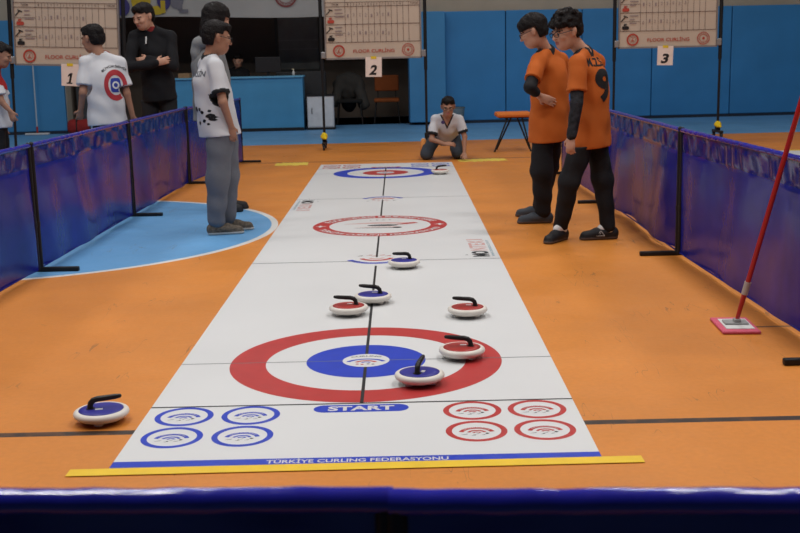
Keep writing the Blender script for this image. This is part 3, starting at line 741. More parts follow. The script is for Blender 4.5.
# ================================================================== STONES
WPL = mat('stone_white_plastic', (.70, .66, .60), .35, vscale=20, var=.04)
SBL = mat('stone_blue_cap', (.03, .03, .26), .4); SRD = mat('stone_red_cap', (.36, .035, .03), .4); HND = mat('stone_handle_black', (.016, .014, .014), .35)
STK = mat('stone_sticker', (.7, .7, .7), .5)
def make_stone(capm, label):
    r = empty('curling_stone', (0, 0, 0), 0, label, 'curling stone')
    mb = MB()
    mb.lathe([(0, .010), (.060, .010), (.074, .013), (.088, .021), (.0955, .028), (.0970, .034), (.0945, .041), (.088, .0455), (.081, .0470), (.0775, .0460)], seg=56)
    b = mb.build('stone_body', WPL, r, recalc=True)
    mb = MB(); mb.lathe([(.0778, .0440), (.0778, .0465), (.060, .0490), (.030, .0505), (0, .0510)], seg=48); mb.build('cap', capm, r, recalc=True)
    for k in range(3):
        a = k*2*PI/3+.4; mb = MB(); mb.lathe([(0, 0), (.012, .0), (.017, .004), (.018, .014), (0, .016)], (.052*math.cos(a), .052*math.sin(a), 0), 16); mb.build('foot_bearing', WPL, r)
    mb = MB()
    pts = [(-.036, 0, .046), (-.037, 0, .058), (-.034, 0, .070), (-.025, 0, .0795), (-.010, 0, .084), (.02, 0, .086), (.05, 0, .0885), (.066, 0, .090)]
    mb.tube(pts, [.0115, .0105, .0105, .0108, .0105, .0100, .0095, .0075], 14); mb.sphere((.066, 0, .090), .0076, 0, 12)
    mb.tube([(-.036, 0, .0485), (-.036, 0, .0520)], .0155, 16); mb.build('handle', HND, r)
    mb = MB(); mb.box((-.006, -.016, .0510), (.026, .014, .0015)); mb.build('sticker', STK, r)
    return r
pb = make_stone(SBL, 'blue-topped white curling stone on the orange floor left of the mat')
pr_ = make_stone(SRD, 'red')
STONES = [('b', -1.075, 3.720, .17, None), ('r', -0.268, 5.272, PI+.02, 'red-topped curling stone left of the centre line, left neighbour of a blue one'),
 ('b', -0.153, 5.524, PI-.10, 'blue-topped curling stone on the centre line, beside the leftmost red one'),
 ('b', 0.012, 6.462, PI+.35, 'blue-topped curling stone farthest up the mat, by the middle red ring'),
 ('r', 0.312, 5.186, PI-.03, 'red-topped curling stone alone on the right, above the near target'),
 ('r', 0.242, 4.444, PI-.05, 'red-topped curling stone on the red ring of the near target'),
 ('b', 0.058, 4.089, PI/2-.25, 'blue-topped curling stone on the near target with handle pointing away'),
 ('r', 0.425, 11.663, .15, 'red-topped curling stone at the far end of the mat, before the kneeling boy')]
used = set()
for k, x, y, a, lab in STONES:
    base = pb if k == 'b' else pr_
    o = base if k not in used else copy_tree(base); used.add(k)
    o.location = (x, y, 0.0004 if lab is None else .0024); o.rotation_euler = (0, 0, a)
    if lab: o['label'] = lab
    o['group'] = 'curling stones'

# ================================================================== MOPS, STOOL, BAG, BIN
mp = empty('flat_mop', (1.51, 4.86, 0), 0, 'red-handled flat mop with a pink pad leaning on the right barrier', 'mop')
PINK = mat('pink_microfibre', (.70, .13, .20), .95, bump=.8, bscale=200)
mb = MB(); mb.box((0, 0, .008), (.168, .27, .014), bev=.005, rot=Matrix.Rotation(-.06, 3, 'Z')); mb.build('mop_pad', PINK, mp)
mb = MB(); mb.box((.004, 0, .0155), (.125, .185, .004), 0, rot=Matrix.Rotation(-.06, 3, 'Z')); mb.build('pad_centre', mat('mop_white_cloth', (.62, .62, .60), .9), mp)
mb = MB(); mb.box((.004, .01, .021), (.105, .075, .010), 0, bev=.003, rot=Matrix.Rotation(-.06, 3, 'Z')); mb.box((.008, 0, .030), (.03, .035, .022), bev=.004)
mb.build('mop_plate', mat('mop_grey_plastic', (.30, .30, .29), .5), mp)
dv = Vector((.208, -.13, 1.02)).normalized(); b0 = Vector((.008, 0, .035))
RED = mat('mop_red_metal', (.40, .02, .02), .3, coat=.3)
mb = MB(); mb.tube([b0, b0+dv*.13], [.009, .0125], 12); mb.build('mop_socket', RED, mp)
mb = MB(); mb.tube([b0+dv*.125, b0+dv*.185], .0150, 14); mb.build('mop_collar', mat('mop_collar_grey', (.4, .38, .36), .5), mp)
mb = MB(); mb.tube([b0+dv*.17, b0+dv*1.28], .0115, 14); mb.sphere(b0+dv*1.28, .0125); mb.build('mop_handle', RED, mp)
m2 = empty('flat_mop', (-6.45, 19.70, 0), 0, 'white-handled floor squeegee standing against the blue wall at left', 'mop')
mb = MB(); mb.box((0, 0, .02), (.42, .09, .03), bev=.006); mb.build('mop_head', mat('mop_white', (.6, .6, .6), .6), m2)
mb = MB(); mb.tube([(0, 0, .035), (0, .004, .15)], .018, 10); mb.build('mop_socket', mat('mop_red_plastic', (.35, .03, .03), .5), m2)
mb = MB(); mb.tube([(0, .004, .14), (.0, .05, 1.35)], .013, 8); mb.build('mop_handle', mat('mop_pole_white', (.45, .52, .58), .4), m2)

st = empty('stool', (1.48, 14.35, 0), 0, 'stool with orange padded seat and thin black legs behind the boys', 'stool')
mb = MB(); mb.box((0, 0, .470), (.46, .40, .060), bev=.027); mb.build('seat', mat('orange_stool_fabric', (.62, .17, .03), .75, bump=.2, bscale=250), st)
mb = MB(); mb.box((0, 0, .433), (.38, .3, .012)); mb.build('seat_frame', BLACK, st)
for sy in (-1, 1):
    for a, b in ((-.12, -.30), (-.06, -.22)) if sy < 0 else ((.12, .30),):
        pass
for (x0, y0, x1, y1) in ((-.08, -.13, -.26, -.19), (.0, .13, -.20, .19), (.10, -.13, .21, -.19), (.06, .13, .24, .19)):
    mb = MB(); mb.tube([(x0, y0, .44), (x1, y1, 0.0)], .011, 8); mb.build('leg', BLACK, st)

bg = empty('sports_bag', (-5.55, 19.55, 0), .05, 'red sports bag with black straps by the back wall at left', 'bag')
sdf_obj('bag_body', [cone((-.2, 0, .14), (.2, 0, .14), .13, .13, .03), cone((-.2, 0, .11), (.2, 0, .11), .12, .12, .03)], .012, mat('bag_red_cloth', (.26, .02, .02), .8), bg, cuts=(lambda X, Y, Z: .0-Z+0*X+0*Y, lambda X, Y, Z: np.abs(X)-.29+0*Y+0*Z), disp=wrinkle(.006, 1, 1))
for sx in (-1, 1):
    mb = MB(); mb.tube([(sx*.12, -.12, .03), (sx*.12, -.135, .15), (sx*.12, -.10, .26), (sx*.10, 0, .31), (sx*.12, .10, .26)], .011, 8); mb.build('strap', BLACK, bg)
wb = empty('waste_bin', (1.06, 19.9, 0), 0, 'small grey waste bin at the wall behind the kneeling boy', 'bin')
mb = MB(); mb.lathe([(0, .0), (.10, 0), (.125, .30), (.13, .31), (.12, .31), (.095, .02), (0, .02)], seg=28); mb.build('bin_body', mat('bin_grey', (.22, .28, .30), .5), wb)
mb = MB(); mb.lathe([(.130, .300), (.134, .32), (.122, .32)], seg=28); mb.build('rim', mat('bin_rim', (.12, .15, .16), .5), wb)
# dark door leaf in the opening at left
mb = MB(); wbox(mb, -5.9, -5.3, .42, .47, 0, 2.05); wbox(mb, -5.38, -5.34, .39, .42, .95, 1.1, 1)
tag(mb.build('door_1', [mat('grey_door_paint', (.05, .055, .06), .6), GREYMETAL]), kind='structure')

# ================================================================== PEOPLE
SKIN = mat('skin', (.50, .27, .185), .55, vscale=30, var=.05); SKIN2 = mat('skin_tan', (.36, .185, .12), .55, vscale=30, var=.05)
LIP = mat('lips', (.38, .13, .11), .5); EYEW = mat('eye_white', (.36, .33, .30), .4); EYEB = mat('eye_dark', (.015, .01, .008), .25); BROW = mat('eyebrow', (.02, .014, .01), .9)
HAIR = mat('black_hair', (.010, .008, .008), .55, bump=.9, bscale=90, spec=.12)
def frame(yaw, pitch=0.0):
    f = V3((math.cos(yaw)*math.cos(pitch), math.sin(yaw)*math.cos(pitch), math.sin(pitch)))
    l = V3((-math.sin(yaw), math.cos(yaw), 0)); u = np.cross(f, l); return f, l, u
def hand_prims(wr, d, n, s=1.0, curl=.5, thumb=1):
    """wr wrist, d direction of the fingers, n palm normal; thumb=+1/-1 which side"""
    wr = V3(wr); d = V3(d)/np.linalg.norm(d); n = V3(n)-d*np.dot(V3(n), d); n /= np.linalg.norm(n); t = np.cross(n, d)*thumb
    pr = [cone(wr, wr+d*.055*s, .021*s, .030*s, .012, n, .52), cone(wr+d*.03*s, wr+d*.07*s, .029*s, .033*s, .01, n, .45)]
    for i, (off, ln) in enumerate(((.026, .066), (.009, .074), (-.009, .068), (-.025, .054))):
        b = wr+d*.078*s+t*off*s; a1 = curl*.7; a2 = curl*1.7
        m1 = b+(d*math.cos(a1)+n*math.sin(a1)+t*off*2.0)*ln*.45*s
        m2 = m1+(d*math.cos(a2)+n*math.sin(a2)+t*off*1.5)*ln*.55*s
        pr += [cone(b-d*.02*s, m1, .0088*s, .0082*s, .004), cone(m1, m2, .0082*s, .0066*s, .003)]
    tb = wr+d*.022*s+t*.022*s; t1 = tb+(d*.55+t*.62+n*.35)*.038*s; t2 = t1+(d*.8+t*.15+n*.45)*.032*s
    pr += [cone(tb, t1, .0125*s, .0098*s, .010), cone(t1, t2, .0098*s, .0078*s, .003)]
    return pr
def head_prims(c, fr, s):
    f, l, u = fr; q = lambda a, b, d: V3(c)+(f*a+l*b+u*d)*s
    ax = (f, l, u)
    E = lambda p, r, k=.012: ell(q(*p), [x*s for x in r], k*s, ax)
    pr = [E((-.010, 0, .028), (.092, .073, .082)), E((.026, 0, -.030), (.062, .056, .072), .03), E((.050, 0, -.076), (.028, .026, .022), .03),
          E((.030, 0, -.062), (.050, .048, .040), .03),
          E((.080, .026, .022), (.014, .026, .009), .012), E((.080, -.026, .022), (.014, .026, .009), .012),
          E((.068, .036, -.018), (.020, .022, .020), .02), E((.068, -.036, -.018), (.020, .022, .020), .02),
          cone(q(.088, 0, .012), q(.104, 0, -.022), .0085*s, .0115*s, .012*s), E((.098, .010, -.024), (.010, .008, .007), .006), E((.098, -.010, -.024), (.010, .008, .007), .006),
          E((.086, 0, -.049), (.011, .022, .0055), .005), E((.084, 0, -.058), (.011, .019, .006), .005),
          E((.076, .030, .004), (.010, .0135, .0095), .003), E((.076, -.030, .004), (.010, .0135, .0095), .003)]
    for sg in (1, -1):
        pr += [E((-.006, sg*.076, .0), (.018, .007, .030), .006), E((-.002, sg*.072, -.018), (.010, .009, .014), .006), E((-.012, sg*.083, .008), (.012, .006, .020), .004)]
    return pr
def person(root, label, J, yaw, head=(0, 0), hs=1.0, s=1.0, shirt=None, trousers=None, shoes=None, hairf='short', glasses=False, res=.007, skin=SKIN,
           hands=None, sleeve=None, shirt_r=1.0, torso_w=1.0, name='person', hem=None, leg_r=(.080, .066, .052), hair_extra=None, shirt_matfn=None, trouser_matfn=None, shirt_mats=None, trouser_mats=None, cloth_cuts=(), leg_flare=1.0, long_sleeve=False, wr_amp=.007, hem_drop=.045, face=True, group=None):
    r = empty(name, root, 0, label, 'person', group)
    J = {k: V3(v) for k, v in J.items()}
    f, l, u = frame(yaw); hf = frame(*head)
    hc = J['head']
    # --- body
    pr = head_prims(hc, hf, hs)
    nb = J['neck']; hb = hc+(-hf[0]*.022-hf[2]*.045)*hs
    pr += chain([hb, nb, J['chest']], [.045*hs, .048*hs, .075*s], .025)
    pr += [cone(J['chest'], J['pelvis'], .085*s, .075*s, .03, f, .65)]
    for S_ in 'lr':
        sh, el, wr = J[S_+'sh'], J[S_+'el'], J[S_+'wr']
        pr += [cone(nb-V3((0, 0, .012)), sh, .036*s, .036*s, .015)] + chain([sh, el, wr], [.038*s, .031*s, .0215*s], .015)
        hd = (hands or {}).get(S_)
        if hd is None: hd = dict(d=wr-el, n=(f[0], f[1], 0), curl=.5, thumb=1 if S_ == 'l' else -1)
        sc_ = hd.get('s', .92*s)
        pr += hand_prims(wr, hd['d'], hd['n'], sc_, hd.get('curl', .5), hd.get('thumb', 1))
        hip, kn, an = J[S_+'hip'], J[S_+'kn'], J[S_+'an']; td = J[S_+'toe']-an
        pr += [cone(J['pelvis'], hip, .060*s, .050*s, .02)] + chain([hip, kn, an], [.050*s, .040*s, .030*s], .02) + [cone(an-V3((0, 0, .03)), an+td*.45-V3((0, 0, .02)), .024*s, .014*s, .008)]
    def mf(c):
        m = np.zeros(len(c), dtype=int)
        q = (c-hc)/hs; a, b, d = q@hf[0], q@hf[1], q@hf[2]
        if not face: return m
        m[(a > .07) & (np.abs(b) < .021) & (d < -.044) & (d > -.065)] = 1
        for sg in (1, -1):
            e = (a > .066) & (((b-sg*.030)/.0120)**2+((d-.003)/.0050)**2 < 1); m[e] = 2
            e = (a > .066) & (((b-sg*.029)/.0070)**2+((d-.003)/.0060)**2 < 1); m[e] = 3
            e = (a > .062) & (np.abs(b-sg*.032) < .019) & (np.abs(d-(.024-.004*((b*sg-.03)/.02)**2)) < .0035); m[e] = 4
        return m
    body = sdf_obj('body', pr, res, [skin, LIP, EYEW, EYEB, BROW], r, mf)
    # --- shirt
    smat, slen = shirt
    W_ = .118*s*torso_w; lsh, rsh = J['lsh'], J['rsh']
    hemz = J['pelvis'] if hem is None else V3(hem)
    upv = (J['neck']-hemz)/np.linalg.norm(J['neck']-hemz)
    tor = [cone(J['chest']+upv*.02*s, hemz-upv*hem_drop, W_*1.12*shirt_r, W_*1.30*shirt_r, .05, f, .90),
           cone(lsh*.8+rsh*.2-V3((0, 0, .045*s)), rsh*.8+lsh*.2-V3((0, 0, .045*s)), .062*s*shirt_r, .062*s*shirt_r, .05), cone(nb-V3((0, 0, .005)), J['chest'], .070*s, .11*s, .05, f, .78)]
    pr = list(tor); ends = []
    for S_ in 'lr':
        sh, el, wr = J[S_+'sh'], J[S_+'el'], J[S_+'wr']
        pr += [cone(nb*.80+sh*.20+V3((0, 0, .004*s)), sh, .054*s, .053*s, .02)]
        if long_sleeve: pr += chain([sh, el, wr], [.056*s*shirt_r, .048*s*shirt_r, .036*s*shirt_r], .018)
        else: pr += [cone(sh, sh+(el-sh)*slen, .056*s*shirt_r, .064*s*shirt_r, .02)]
    up = J['neck']-hemz; up = up/np.linalg.norm(up)
    def cut_hem(X, Y, Z): return -((X-hemz[0])*up[0]+(Y-hemz[1])*up[1]+(Z-hemz[2])*up[2])-hem_drop
    cuts = [cut_hem] + list(cloth_cuts)
    hbv = hb
    def cut_neck(X, Y, Z):     # neck opening: clear a round tube about the neck above the collar
        nd = (hb-nb)/np.linalg.norm(hb-nb); px, py, pz = X-nb[0], Y-nb[1], Z-nb[2]
        h = px*nd[0]+py*nd[1]+pz*nd[2]; rad = np.sqrt(np.maximum(px**2+py**2+pz**2-h**2, 0))
        return np.minimum(.052*hs-rad, h-.012*hs)
    cuts.append(cut_neck)
    if not long_sleeve:
        for S_ in 'lr':
            sh, el = J[S_+'sh'], J[S_+'el']; a = (el-sh)/np.linalg.norm(el-sh); e = sh+(el-sh)*slen; e2 = e
            def cs(X, Y, Z, a=a, e=e, sh=sh):
                h = (X-e[0])*a[0]+(Y-e[1])*a[1]+(Z-e[2])*a[2]
                d = np.sqrt((X-e[0])**2+(Y-e[1])**2+(Z-e[2])**2)-.092*s
                return np.minimum(h, -d)
            cuts.append(cs)
    sh_o = sdf_obj('shirt', pr, res, shirt_mats or [smat], r, shirt_matfn and (lambda c: shirt_matfn(c, f, l, J)), cuts, wrinkle(wr_amp, 1.0, root[0]*7))
    # --- trousers
    tm = trousers
    pl = J['pelvis']; pr = [cone((J['lhip']+pl)/2, (J['rhip']+pl)/2, .088*s, .088*s, .04, f, .9), cone(pl+V3((0, 0, .04*s)), pl, .08*s, .085*s, .04, f, .8)]
    for S_ in 'lr':
        hip, kn, an = J[S_+'hip'], J[S_+'kn'], J[S_+'an']; e = an+(kn-an)*.04
        pr += chain([hip, kn, e], [leg_r[0]*s, leg_r[1]*s, leg_r[2]*s], .03)
    def cut_top(X, Y, Z): return (X-hemz[0])*up[0]+(Y-hemz[1])*up[1]+(Z-hemz[2])*up[2]+.025
    sdf_obj('trousers', pr, res, trouser_mats or [tm], r, trouser_matfn and (lambda c: trouser_matfn(c, f, l, J)), [cut_top] if abs(up[2]) > .8 else [], wrinkle(.006, 1.1, root[1]))
    # --- shoes
    if shoes:
        shm = shoes
        for S_ in 'lr':
            an = J[S_+'an']; toe = J[S_+'toe']; d = toe-an
            if J.get('flat', True) is True or True:
                hz = min(an[2], toe[2]); dd = V3((d[0], d[1], 0)); dd /= np.linalg.norm(dd)
                zb = J[S_+'sole'][2] if S_+'sole' in J else 0.0
                hl = V3((an[0], an[1], zb))-dd*.035*s; L = .225*s; n_ = V3((-dd[1], dd[0], 0))
                pr = [cone(hl+V3((0,0,.035*s)), hl+dd*.11*s+V3((0,0,.044*s)), .036*s, .038*s, .02), cone(hl+dd*.06*s+V3((0,0,.045*s)), hl+dd*(L-.035*s)+V3((0,0,.028*s)), .038*s, .036*s, .02, (0,0,1), .9),
                      cone(hl+V3((0,0,.05*s)), V3((an[0], an[1], zb+.085*s)), .034*s, .036*s, .02),
                      cone(hl+V3((0,0,.012*s)), hl+dd*(L-.03*s)+V3((0,0,.012*s)), .034*s, .038*s, .01, (0,0,1), .5)]
                zc = zb+.0008
                so = sdf_obj('shoe', pr, .006, list(shm), r, lambda c, zb=zb: np.where(c[:, 2] < zb+.020*s, 1, 0), [lambda X, Y, Z, zc=zc: zc-Z+0*X+0*Y, lambda X, Y, Z, zt=zb+.092*s: Z-zt+0*X+0*Y])
                mb = MB()
                for k in range(4):
                    c0 = hl+dd*(.080+.022*k)*s; hh_ = (.0905-.0085*k)*s
                    mb.tube([c0-n_*.022*s+V3((0,0,hh_-.014*s)), c0-n_*.008*s+V3((0,0,hh_)), c0+n_*.008*s+V3((0,0,hh_)), c0+n_*.022*s+V3((0,0,hh_-.014*s))], .0022, 6)
                mb.build('laces', shm[2] if len(shm) > 2 else BLACK, so)
    # --- hair
    f_, l_, u_ = hf; q = lambda a, b, d: hc+(f_*a+l_*b+u_*d)*hs; ax = (f_, l_, u_)
    Hh = lambda p, r_, k=.02: ell(q(*p), [x*hs for x in r_], k*hs, ax)
    pr = [Hh((-.014, 0, .040), (.100, .083, .086))]
    if hairf == 'short': pr += [Hh((-.045, 0, -.01), (.062, .072, .065)), Hh((.045, 0, .085), (.048, .060, .030))]
    if hairf == 'curly':
        rg = random.Random(5); pr = [Hh((-.012, 0, .045), (.106, .088, .090)), Hh((-.045, 0, .0), (.064, .074, .06))]
        for k in range(46):
            a = rg.uniform(0, 2*PI); e = rg.uniform(.15, 1.3); pr.append(Hh((-.012+.100*math.cos(a)*math.cos(e), .084*math.sin(a)*math.cos(e), .052+.088*math.sin(e)), (.020, .020, .018), .008))
        for k in range(8): pr.append(Hh((.085+rg.uniform(0, .012), -.05+.1*k/7, .062+rg.uniform(-.012, .012)), (.018, .016, .020), .008))
    if hairf == 'fringe': pr += [Hh((-.045, 0, -.01), (.064, .076, .065)), Hh((.055, 0, .068), (.044, .064, .036)), Hh((-.01, 0, .05), (.106, .088, .088))]
    if hairf == 'long': pr += [Hh((-.05, 0, -.04), (.075, .095, .11)), Hh((-.06, 0, -.11), (.06, .09, .09)), Hh((-.01, 0, .05), (.112, .098, .095)), Hh((.02, .075, -.05), (.05, .025, .09)), Hh((.02, -.075, -.05), (.05, .025, .09))]
    fz = {'short': .052, 'curly': .046, 'fringe': .034, 'long': .040}[hairf]
    nz_ = -.060 if hairf != 'long' else -.21
    def cut_face(X, Y, Z):
        px, py, pz = (X-hc[0])/hs, (Y-hc[1])/hs, (Z-hc[2])/hs
        a = px*f_[0]+py*f_[1]+pz*f_[2]; b = px*l_[0]+py*l_[1]+pz*l_[2]; d = px*u_[0]+py*u_[1]+pz*u_[2]
        front = np.minimum(a-.020-np.maximum(0, (d-.0))*.2, fz-d+.010*np.sin(b*90))     # >0 in front of the temples and below the fringe
        ear = np.minimum(np.minimum(a+.028, .030-d), .05-np.abs(a-.02))*(1 if hairf != 'long' else -1) if hairf != 'long' else -1.0+0*a
        nape = nz_-d
        return np.maximum(np.maximum(front, ear), nape)*hs
    am = .004 if hairf != 'curly' else .006
    sdf_obj('hair', pr, res*.8, [HAIR], r, None, [cut_face], wrinkle(am, 3.0, 2.0))
    if glasses:
        mb = MB()
        for sg in (1, -1):
            cpt = q(.101, sg*.033, .003)
            pts = [cpt+(l_*.023*math.cos(a)*sg+u_*.0165*math.sin(a)-f_*.004*math.cos(a)*1.0)*hs for a in [2*PI*k/20 for k in range(21)]]
            mb.tube([Vector(p) for p in pts], .0023*hs, 6)
            mb.tube([Vector(q(.097, sg*.056, .008)), Vector(q(.045, sg*.075, .010)), Vector(q(-.01, sg*.082, .012))], .0022*hs, 6)
        mb.tube([Vector(q(.106, .010, .008)), Vector(q(.106, -.010, .008))], .002*hs, 6)
        mb.build('glasses', DARK, r)
    return r, body, sh_o
def decal(name, flat, origin, right, up_, target, mat_, parent, off=.0025, depth=.3):
    """project a flat drawing onto a garment along -normal"""
    vs, fs, *_ = flat; me = target.data
    bvh = BVHTree.FromPolygons([v.co for v in me.vertices], [p.vertices[:] for p in me.polygons])
    O = Vector(origin); Rr = Vector(right).normalized(); U = Vector(up_).normalized(); N = Rr.cross(U).normalized()
    out = []; ok = []
    for x, y in vs:
        p = O+Rr*x+U*y
        h, n, i, d = bvh.ray_cast(p+N*depth, -N)
        if h is None: ok.append(False); out.append(p)
        else: out.append(h+N*off); ok.append(True)
    fs = [f for f in fs if all(ok[i] for i in f)]
    if not fs: return None
    mb = MB(); mb.add(out, fs, 0, True); return mb.build(name, mat_, parent)
def ring2d(r0, r1, n=48, m=3, a0=0, a1=2*PI):
    vs = []; fs = []
    for k in range(n+1):
        a = a0+(a1-a0)*k/n
        for j in range(m+1): rr = r0+(r1-r0)*j/m; vs.append((rr*math.cos(a), rr*math.sin(a)))
    for k in range(n):
        for j in range(m): b = k*(m+1)+j; fs.append((b, b+1, b+m+2, b+m+1))
    return vs, fs
OJ = mat('orange_jersey', (.47, .105, .013), .8, bump=.15, bscale=400, vscale=5); BJ = mat('black_jersey_trim', (.012, .012, .014), .8)
WJ = mat('white_jersey', (.56, .57, .60), .85, bump=.15, bscale=400, vscale=5, var=.03); TB = mat('black_trousers', (.010, .010, .012), .85, bump=.2, bscale=80); TG = mat('grey_sweatpants', (.135, .145, .17), .95, bump=.3, bscale=250)
TD = mat('dark_grey_trousers', (.045, .055, .07), .9, bump=.2, bscale=120); SHB = mat('shoe_black', (.016, .016, .018), .6); SOLEG = mat('sole_grey_brown', (.10, .075, .065), .7); SHG = mat('shoe_dark_grey', (.05, .06, .075), .7)
SHT = mat('shoe_brown_mesh', (.11, .09, .07), .8, var=.4, vscale=60); SOLEW = mat('sole_light', (.5, .48, .44), .7); SHO = mat('shoe_orange', (.65, .25, .06), .7); LACEW = mat('lace_white', (.55, .55, .55), .8)
OLDGR = mat('grey_hoodie_cloth', (.19, .195, .20), .95, bump=.3, bscale=200, var=.15); REDJ = mat('red_jersey', (.36, .015, .015), .8); BSW = mat('black_sweater', (.008, .008, .010), .9, bump=.3, bscale=150)
SOCK = mat('white_sock', (.72, .71, .70), .9)

# --- boy with number 9, walking left, seen from the back left
def orange_mf(c, f, l, J):
    m = np.zeros(len(c), dtype=int)
    nb = J['neck']; q = c-nb
    side = q@l; fw = q@f
    # black panels over the front of the shoulders and down the flanks
    m[(fw > -.030) & (np.abs(side) > .062) & (np.abs(side) < .135) & (q[:, 2] > -.10) & (fw < .075)] = 1
    m[(fw > .075) & (np.abs(side) > .035) & (q[:, 2] > -.25)] = 1
    m[(np.sqrt((q[:, 0])**2+(q[:, 1])**2) < .066) & (q[:, 2] > -.02)] = 1
    return m
yaw9 = math.radians(141)
J9 = dict(head=(-.09, -.04, 1.375), neck=(.025, 0, 1.235), chest=(.07, .02, 1.04), pelvis=(.075, .01, .745), lsh=(-.035, -.130, 1.180), rsh=(.125, .125, 1.185), lel=(-.050, -.205, .925), rel=(.14, .22, .93),
     lwr=(-.085, -.225, .715), rwr=(.09, .25, .74), lhip=(.03, -.055, .71), rhip=(.11, .06, .71), lkn=(-.075, -.06, .395), rkn=(.17, .05, .40), lan=(-.115, .02, .085), ran=(.205, .03, .075), ltoe=(-.23, -.13, .03), rtoe=(.03, .01, .03))
p9, b9, s9 = person((1.19, 7.3, 0), 'boy in orange jersey number 9 with black sleeves, walking on the right', J9, yaw9, (math.radians(203), -.22), 1.0, 1.0, (OJ, .72), TB, (SHB, SOLEG, LACEW), 'curly', True, .0065,
    hands=dict(l=dict(d=(-.12, -.06, -1), n=(.5, .85, 0), curl=.7, thumb=1), r=dict(d=(-.5, -.1, -.6), n=(-.3, -.9, 0), curl=.6, thumb=-1)), shirt_matfn=orange_mf, shirt_mats=[OJ, BJ], leg_r=(.082, .068, .050), hem=(.07, .01, .67), torso_w=1.0)
def arm_sleeve(par, J, S_, m, r0=.042, r1=.030, a=.30, b=.97, res=.007):
    sh, el, wr = V3(J[S_+'sh']), V3(J[S_+'el']), V3(J[S_+'wr'])
    pts = [sh+(el-sh)*a] if a < 1 else []
    if a < 1: ps = [sh+(el-sh)*a, el, el+(wr-el)*b]; rs = [r0, (r0+r1)/2+.001, r1]
    else: ps = [el+(wr-el)*(a-1), el+(wr-el)*b]; rs = [r0, r1]
    return sdf_obj('arm_sleeve', chain(ps, rs, .01), res, m, par, disp=wrinkle(.002, 2, 1))
SLV = mat('black_patterned_sleeve', (.016, .016, .02), .7, var=.9, vscale=35)
arm_sleeve(p9, J9, 'l', SLV, .047, .033); arm_sleeve(p9, J9, 'r', SLV, .047, .033)
f9, l9, _ = frame(yaw9); bk = -f9
rt9 = -l9*1.0        # seen from behind, text runs from the wearer's left to right
decal('jersey_number', text2d('9', .27, .045, 3), V3(J9['chest'])+bk*.2+V3((0, 0, -.01))+l9*.02, rt9*1.0, (0, 0, 1), s9, BJ, s9)
decal('jersey_name', text2d('M.Z.Ş', .072, .03, 3), V3(J9['chest'])+bk*.2+V3((0, 0, .135))+l9*.045, rt9, (0, 0, 1), s9, BJ, s9)
sh_ = [c for c in p9.children if c.name.startswith('shoe')]
bpy.context.view_layer.update()
tri = MB()
for a_, b__ in (((0, 0), (.055, 0)), ((.055, 0), (.030, .034)), ((.030, .034), (0, 0)), ((.012, .0), (.030, .022))): tri.tube([(a_[0], 0, a_[1]), (b__[0], 0, b__[1])], .0022, 6)
tri.build('shoe_mark', LACEW, sh_[1], (.120, -.018, .030))
for S_ in 'lr':
    an = V3(J9[S_+'an']); toe = V3(J9[S_+'toe']); dd = (toe-an)*V3((1, 1, 0)); dd /= np.linalg.norm(dd)
    sdf_obj('sock', [cone(an+V3((0, 0, .045)), an-dd*.004+V3((0, 0, -.005)), .042, .043, .01), cone(an+V3((0, 0, .0)), an+dd*.045+V3((0, 0, -.004)), .040, .030, .01)], .006, SOCK, p9)

# --- boy in orange, standing, hand on his back
yaw8 = math.radians(138)
J8 = dict(head=(-.075, -.14, 1.395), neck=(.02, -.085, 1.25), chest=(.055, -.06, 1.04), pelvis=(.045, -.04, .76), lsh=(-.045, -.19, 1.195), rsh=(.14, .03, 1.195), lel=(-.125, -.33, 1.01), rel=(.20, .16, .99),
     lwr=(-.045, -.235, .945), rwr=(.17, .20, .80), lhip=(.0, -.09, .72), rhip=(.09, .02, .72), lkn=(-.01, -.10, .40), rkn=(.07, .16, .40), lan=(.01, -.05, .085), ran=(.03, .27, .085), ltoe=(-.10, -.05, .03), rtoe=(-.10, .30, .03))
p8, b8, s8 = person((1.05, 8.15, 0), 'boy in orange jersey with a hand on his back, beside the stool', J8, yaw8, (math.radians(168), -.38), .98, 1.0, (OJ, .72), TB, (SHG, SOLEG, BLACK), 'fringe', True, .007,
    hands=dict(l=dict(d=(.75, .1, -.35), n=(.1, 1, .1), curl=.12, thumb=1), r=dict(d=(0, .1, -1), n=(-1, 0, 0), curl=.5, thumb=-1)), shirt_matfn=orange_mf, shirt_mats=[OJ, BJ], leg_r=(.084, .078, .060), hem=(.05, -.04, .66), torso_w=1.08)
arm_sleeve(p8, J8, 'l', BJ, .046, .037, .48, .55)

# --- boy in white T-shirt and grey sweatpants
yaw5 = math.radians(35)
def white_trim(c, f, l, J):
    m = np.zeros(len(c), dtype=int)
    for S_ in 'lr':
        sh, el = J[S_+'sh'], J[S_+'el']; a = (el-sh)/np.linalg.norm(el-sh); e = sh+(el-sh)*.76
        h = (c-e)@a; d = np.linalg.norm(c-e, axis=1); m[(h > -.022) & (d < .10)] = 1
    q = c-J['neck']; m[(np.sqrt(q[:, 0]**2+q[:, 1]**2) < .068) & (q[:, 2] > -.012)] = 1
    return m
J5 = dict(head=(.035, -.04, 1.40), neck=(-.015, -.04, 1.262), chest=(-.02, -.04, 1.06), pelvis=(.03, -.03, .78), rsh=(.035, -.155, 1.205), lsh=(-.075, .10, 1.215), rel=(.085, -.225, .955), lel=(-.03, .20, .96),
     rwr=(.125, -.165, .785), lwr=(.03, .16, .74), rhip=(.035, -.09, .74), lhip=(.04, .045, .74), rkn=(.0, -.10, .42), lkn=(.045, .07, .42), ran=(-.03, -.08, .095), lan=(.02, .09, .085), rtoe=(.11, -.05, .03), ltoe=(.14, .12, .03))
